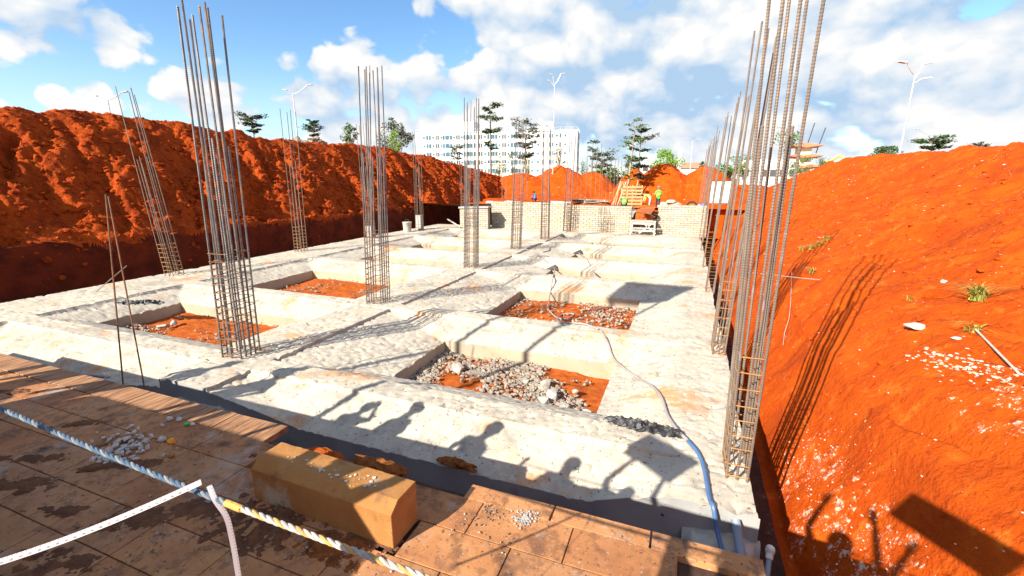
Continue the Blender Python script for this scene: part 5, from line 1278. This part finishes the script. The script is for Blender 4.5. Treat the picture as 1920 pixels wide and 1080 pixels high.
# ------------------------------------------------------------------ buildings
def apartment():
    A = atD(779, 252, 186); B = atD(1083, 243, 172); zt = max(A.z, B.z); z0 = .9
    v = (B-A); v.z = 0; Lw = v.length; rz = math.atan2(v.y, v.x); Hh = zt-z0; dp = 16.0
    t = thing('apartment_block', 'long white six storey apartment block with rows of small windows', 'building', (A.x, A.y, z0), rz)
    g = G(); g.box((Lw/2, dp/2, Hh/2), (Lw, dp, Hh)); link('wall', g.mesh('wall', WHITE), t)
    for (x, w_, h) in ((Lw*.32, 5, 4.2), (Lw*.80, 5.5, 3.6)):
        g = G(); g.box((x, dp/2+.3, Hh+h/2), (w_, 8, h)); link('stair_tower', g.mesh('stair_tower', WHITE), t)
    g = G(); g.lathe([(.15,0),(.5,.3),(.55,.4)], 12); link('dish', g.mesh('dish', SHEET, True), t, (Lw*.78, 2, Hh+3.7), (.9, 0, 0))
    g = G()
    for i in range(0, 31): g.box((Lw*i/30, .15, Hh+.55), (.07,.07,1.1))
    g.box((Lw/2, .15, Hh+1.05), (Lw,.07,.07)); g.box((Lw/2, .15, Hh+.6), (Lw,.05,.05)); prop(link('roof_railing', g.mesh('roof_railing', GALV), t), kind='stuff')
    g = G()
    for i in range(6): g.box((Lw+.12, 2+i*2.4, Hh+.55), (.07,.07,1.1))
    g.box((Lw+.12, 8, Hh+1.05), (.07,13,.07)); prop(link('roof_railing', g.mesh('roof_railing', GALV), t), kind='stuff')
    fl = Hh/6.45
    def wmesh(w_, h, split, mt):
        g = G(); g.box((0,-.05,0), (w_,.12,h), 0); n = 2 if split else 1
        for i in range(n): g.box((-w_/2+w_*(i+.5)/n, -.09, 0), (w_/n-.22,.10,h-.24), 1)
        return g.mesh('window', [FRAMEW, mt])
    big, sm, sl_ = wmesh(2.1, 1.75, True, GLASS), wmesh(.9, .95, False, GLASS), wmesh(.75, 1.8, False, DARKW)
    pan = G(); pan.box((0,-.03,0), (1.1,.10,1.6)); pan = pan.mesh('peach_panel', PEACH)
    pattern = [(.055,sm),(.085,big),(.115,sm),(.135,sl_),(.148,sl_),(.168,sm),(.192,big),(.222,big),(.25,sm),(.268,sl_),(.282,sl_),(.30,sm),(.325,big),(.352,big),(.38,sl_),(.41,sl_),(.424,sl_),(.445,sm),(.475,big),(.507,big),(.535,sm),(.556,sl_),(.570,sl_),(.59,sm),(.62,big),(.65,big),(.68,sm),(.70,sl_),(.715,sl_),(.735,sm),(.77,sm),(.80,sl_),(.85,big),(.88,sm),(.90,sl_),(.93,sm)]
    for f in range(6):
        zc = Hh-fl*(f+.62)
        for u, m in pattern: link('window', m, t, (Lw*u, 0, zc))
        for u in (.17, .115, .535, .59, .83, .885):
            if f % 2 == 0 or u > .5: link('peach_panel', pan, t, (Lw*u, 0, zc-fl*.5))
        for y in (4.5, 11.0): link('window', sl_, t, (Lw, y, zc), (0, 0, R(90)), (2, 1, 1))
        for u in (.03, .5):
            pass
    for u in (.955, .965):
        g = G(); g.tube([(Lw*u,-.12,2),(Lw*u,-.12,Hh*.8)], .09, 5); link('drain_pipe', g.mesh('drain_pipe', GREYW), t)
    g = G(); g.box((Lw/2,-.14,Hh-.15), (Lw+.3,.3,.3)); link('cornice', g.mesh('cornice', WHITED), t)
apartment()
def block(name, label, px0, px1, ytop, D, depth, wall_m, roof_m=None, roof_h=0.0, base=.9, over=.4, wins=0, cat='building'):
    A, B = atD(px0, ytop, D), atD(px1, ytop, D); v = B-A; v.z = 0; L_ = v.length; rz = math.atan2(v.y, v.x); H = A.z-base-roof_h
    t = thing(name, label, cat, (A.x, A.y, base), rz)
    g = G(); g.box((L_/2, depth/2, H/2), (L_, depth, H)); link('wall', g.mesh('wall', wall_m), t)
    if roof_m:
        g = G(); o_2 = over; g.add([(-o_2,-o_2,H),(L_+o_2,-o_2,H),(L_+o_2,depth+o_2,H),(-o_2,depth+o_2,H),(L_*.08,depth/2,H+roof_h),(L_*.92,depth/2,H+roof_h)], [(0,1,5,4),(1,2,5),(2,3,4,5),(3,0,4),(3,2,1,0)]); link('roof', g.mesh('roof', roof_m), t)
    g = G(); g.box((0,-.04,0), (1.1,.1,1.2)); wm = g.mesh('window', DARKW)
    for i in range(wins): link('window', wm, t, (L_*(i+.5)/wins, 0, H*.62))
    return t
block('low_house', 'low white building half hidden by the rusty columns', 1392, 1500, 300, 92, 10, WHITE, None, 0, wins=6)
block('long_shed', 'long low shed with a brown roof behind the far spoil', 1277, 1330, 303, 120, 14, WHITE, ROOFB, 1.6, wins=4)
block('grey_block', 'unfinished grey block behind the bright far bush', 1205, 1232, 289, 110, 10, GREYW, None, 0, wins=2)
block('grey_tower_house', 'slim pale house right of the bright far bush', 1272, 1279, 281, 105, 4, GREYW, None, 0)
block('white_canopy', 'low white open sided store in the gap between the heaps', 1134, 1180, 328, 80, 6, DARKW, WHITE, .35, wins=0)
t = block('temple_hall', 'pale temple hall with a yellow gabled roof', 1556, 1596, 306, 112, 10, CREAM, None, 0)
A, B = atD(1550, 306, 112), atD(1600, 306, 112); L_ = (B-A).length; H = A.z-.9; pk = atD(1575, 292, 112).z-.9
g = G(); g.prism([(-.8,H),(L_-.8,H),(L_/2-.8,pk)], -.6, 11); link('roof', g.mesh('roof', CREAM), t)
for s in (-1, 1):
    g = G(); g.tube([(L_/2-.8, -.7, pk+.1), (L_/2-.8+s*L_*.30, -.7, H+(pk-H)*.32), (L_/2-.8+s*L_*.56, -.7, H+.35)], .28, 6); link('gable_edge', g.mesh('gable_edge', ROOFY, True), t)
P_ = atD(1508, 270, 118); t = thing('pagoda', 'tiered pagoda with upturned red roofs and two slanting masts', 'pagoda', (P_.x, P_.y, .9)); Hp_ = P_.z-.9
for i in range(4):
    z = Hp_-1.2-i*2.1; wv_ = 3.2+.25*i
    g = G(); g.box((0,0,z-.5), (wv_*.8, wv_*.8, 1.9)); link('storey', g.mesh('storey', CREAM), t)
    g = G(); n = 4; vs = []
    o2 = wv_*.95
    vs = [(-o2,-o2,z+.75),(0,-o2*.8,z+.35),(o2,-o2,z+.75),(o2*.8,0,z+.35),(o2,o2,z+.75),(0,o2*.8,z+.35),(-o2,o2,z+.75),(-o2*.8,0,z+.35),(0,0,z+1.5)]
    g.add(vs, [(k_, (k_+1) % 8, 8) for k_ in range(8)]+[(7,6,5,4,3,2,1,0)]); link('roof', g.mesh('roof', ROOFR), t)
g = G(); g.box((0,0,(Hp_-7.5)/2), (4.4,4.4,max(1, Hp_-7.5))); link('base', g.mesh('base', CREAM), t)
for (dx, hh) in ((.9, 4.2), (3.0, 3.2)):
    g = G(); g.tube([(dx-.6,0,Hp_-2.5+.6),(dx+.45,0,Hp_+hh)], .10, 5); link('mast', g.mesh('mast', DARKM), t)
t = thing('pipe_barrier', 'low white pipe barrier on the far ground before the green bush', 'barrier', tuple(far_at(935, 330, 70)))
for x in (-1.8, 1.8):
    g = G(); g.tube([(x,0,0),(x,0,2.6)], .06, 6); link('post', g.mesh('post', WHITE), t)
g = G(); g.tube([(-1.8,0,2.6),(1.8,0,2.6)], .06, 6); link('rail', g.mesh('rail', WHITE), t)
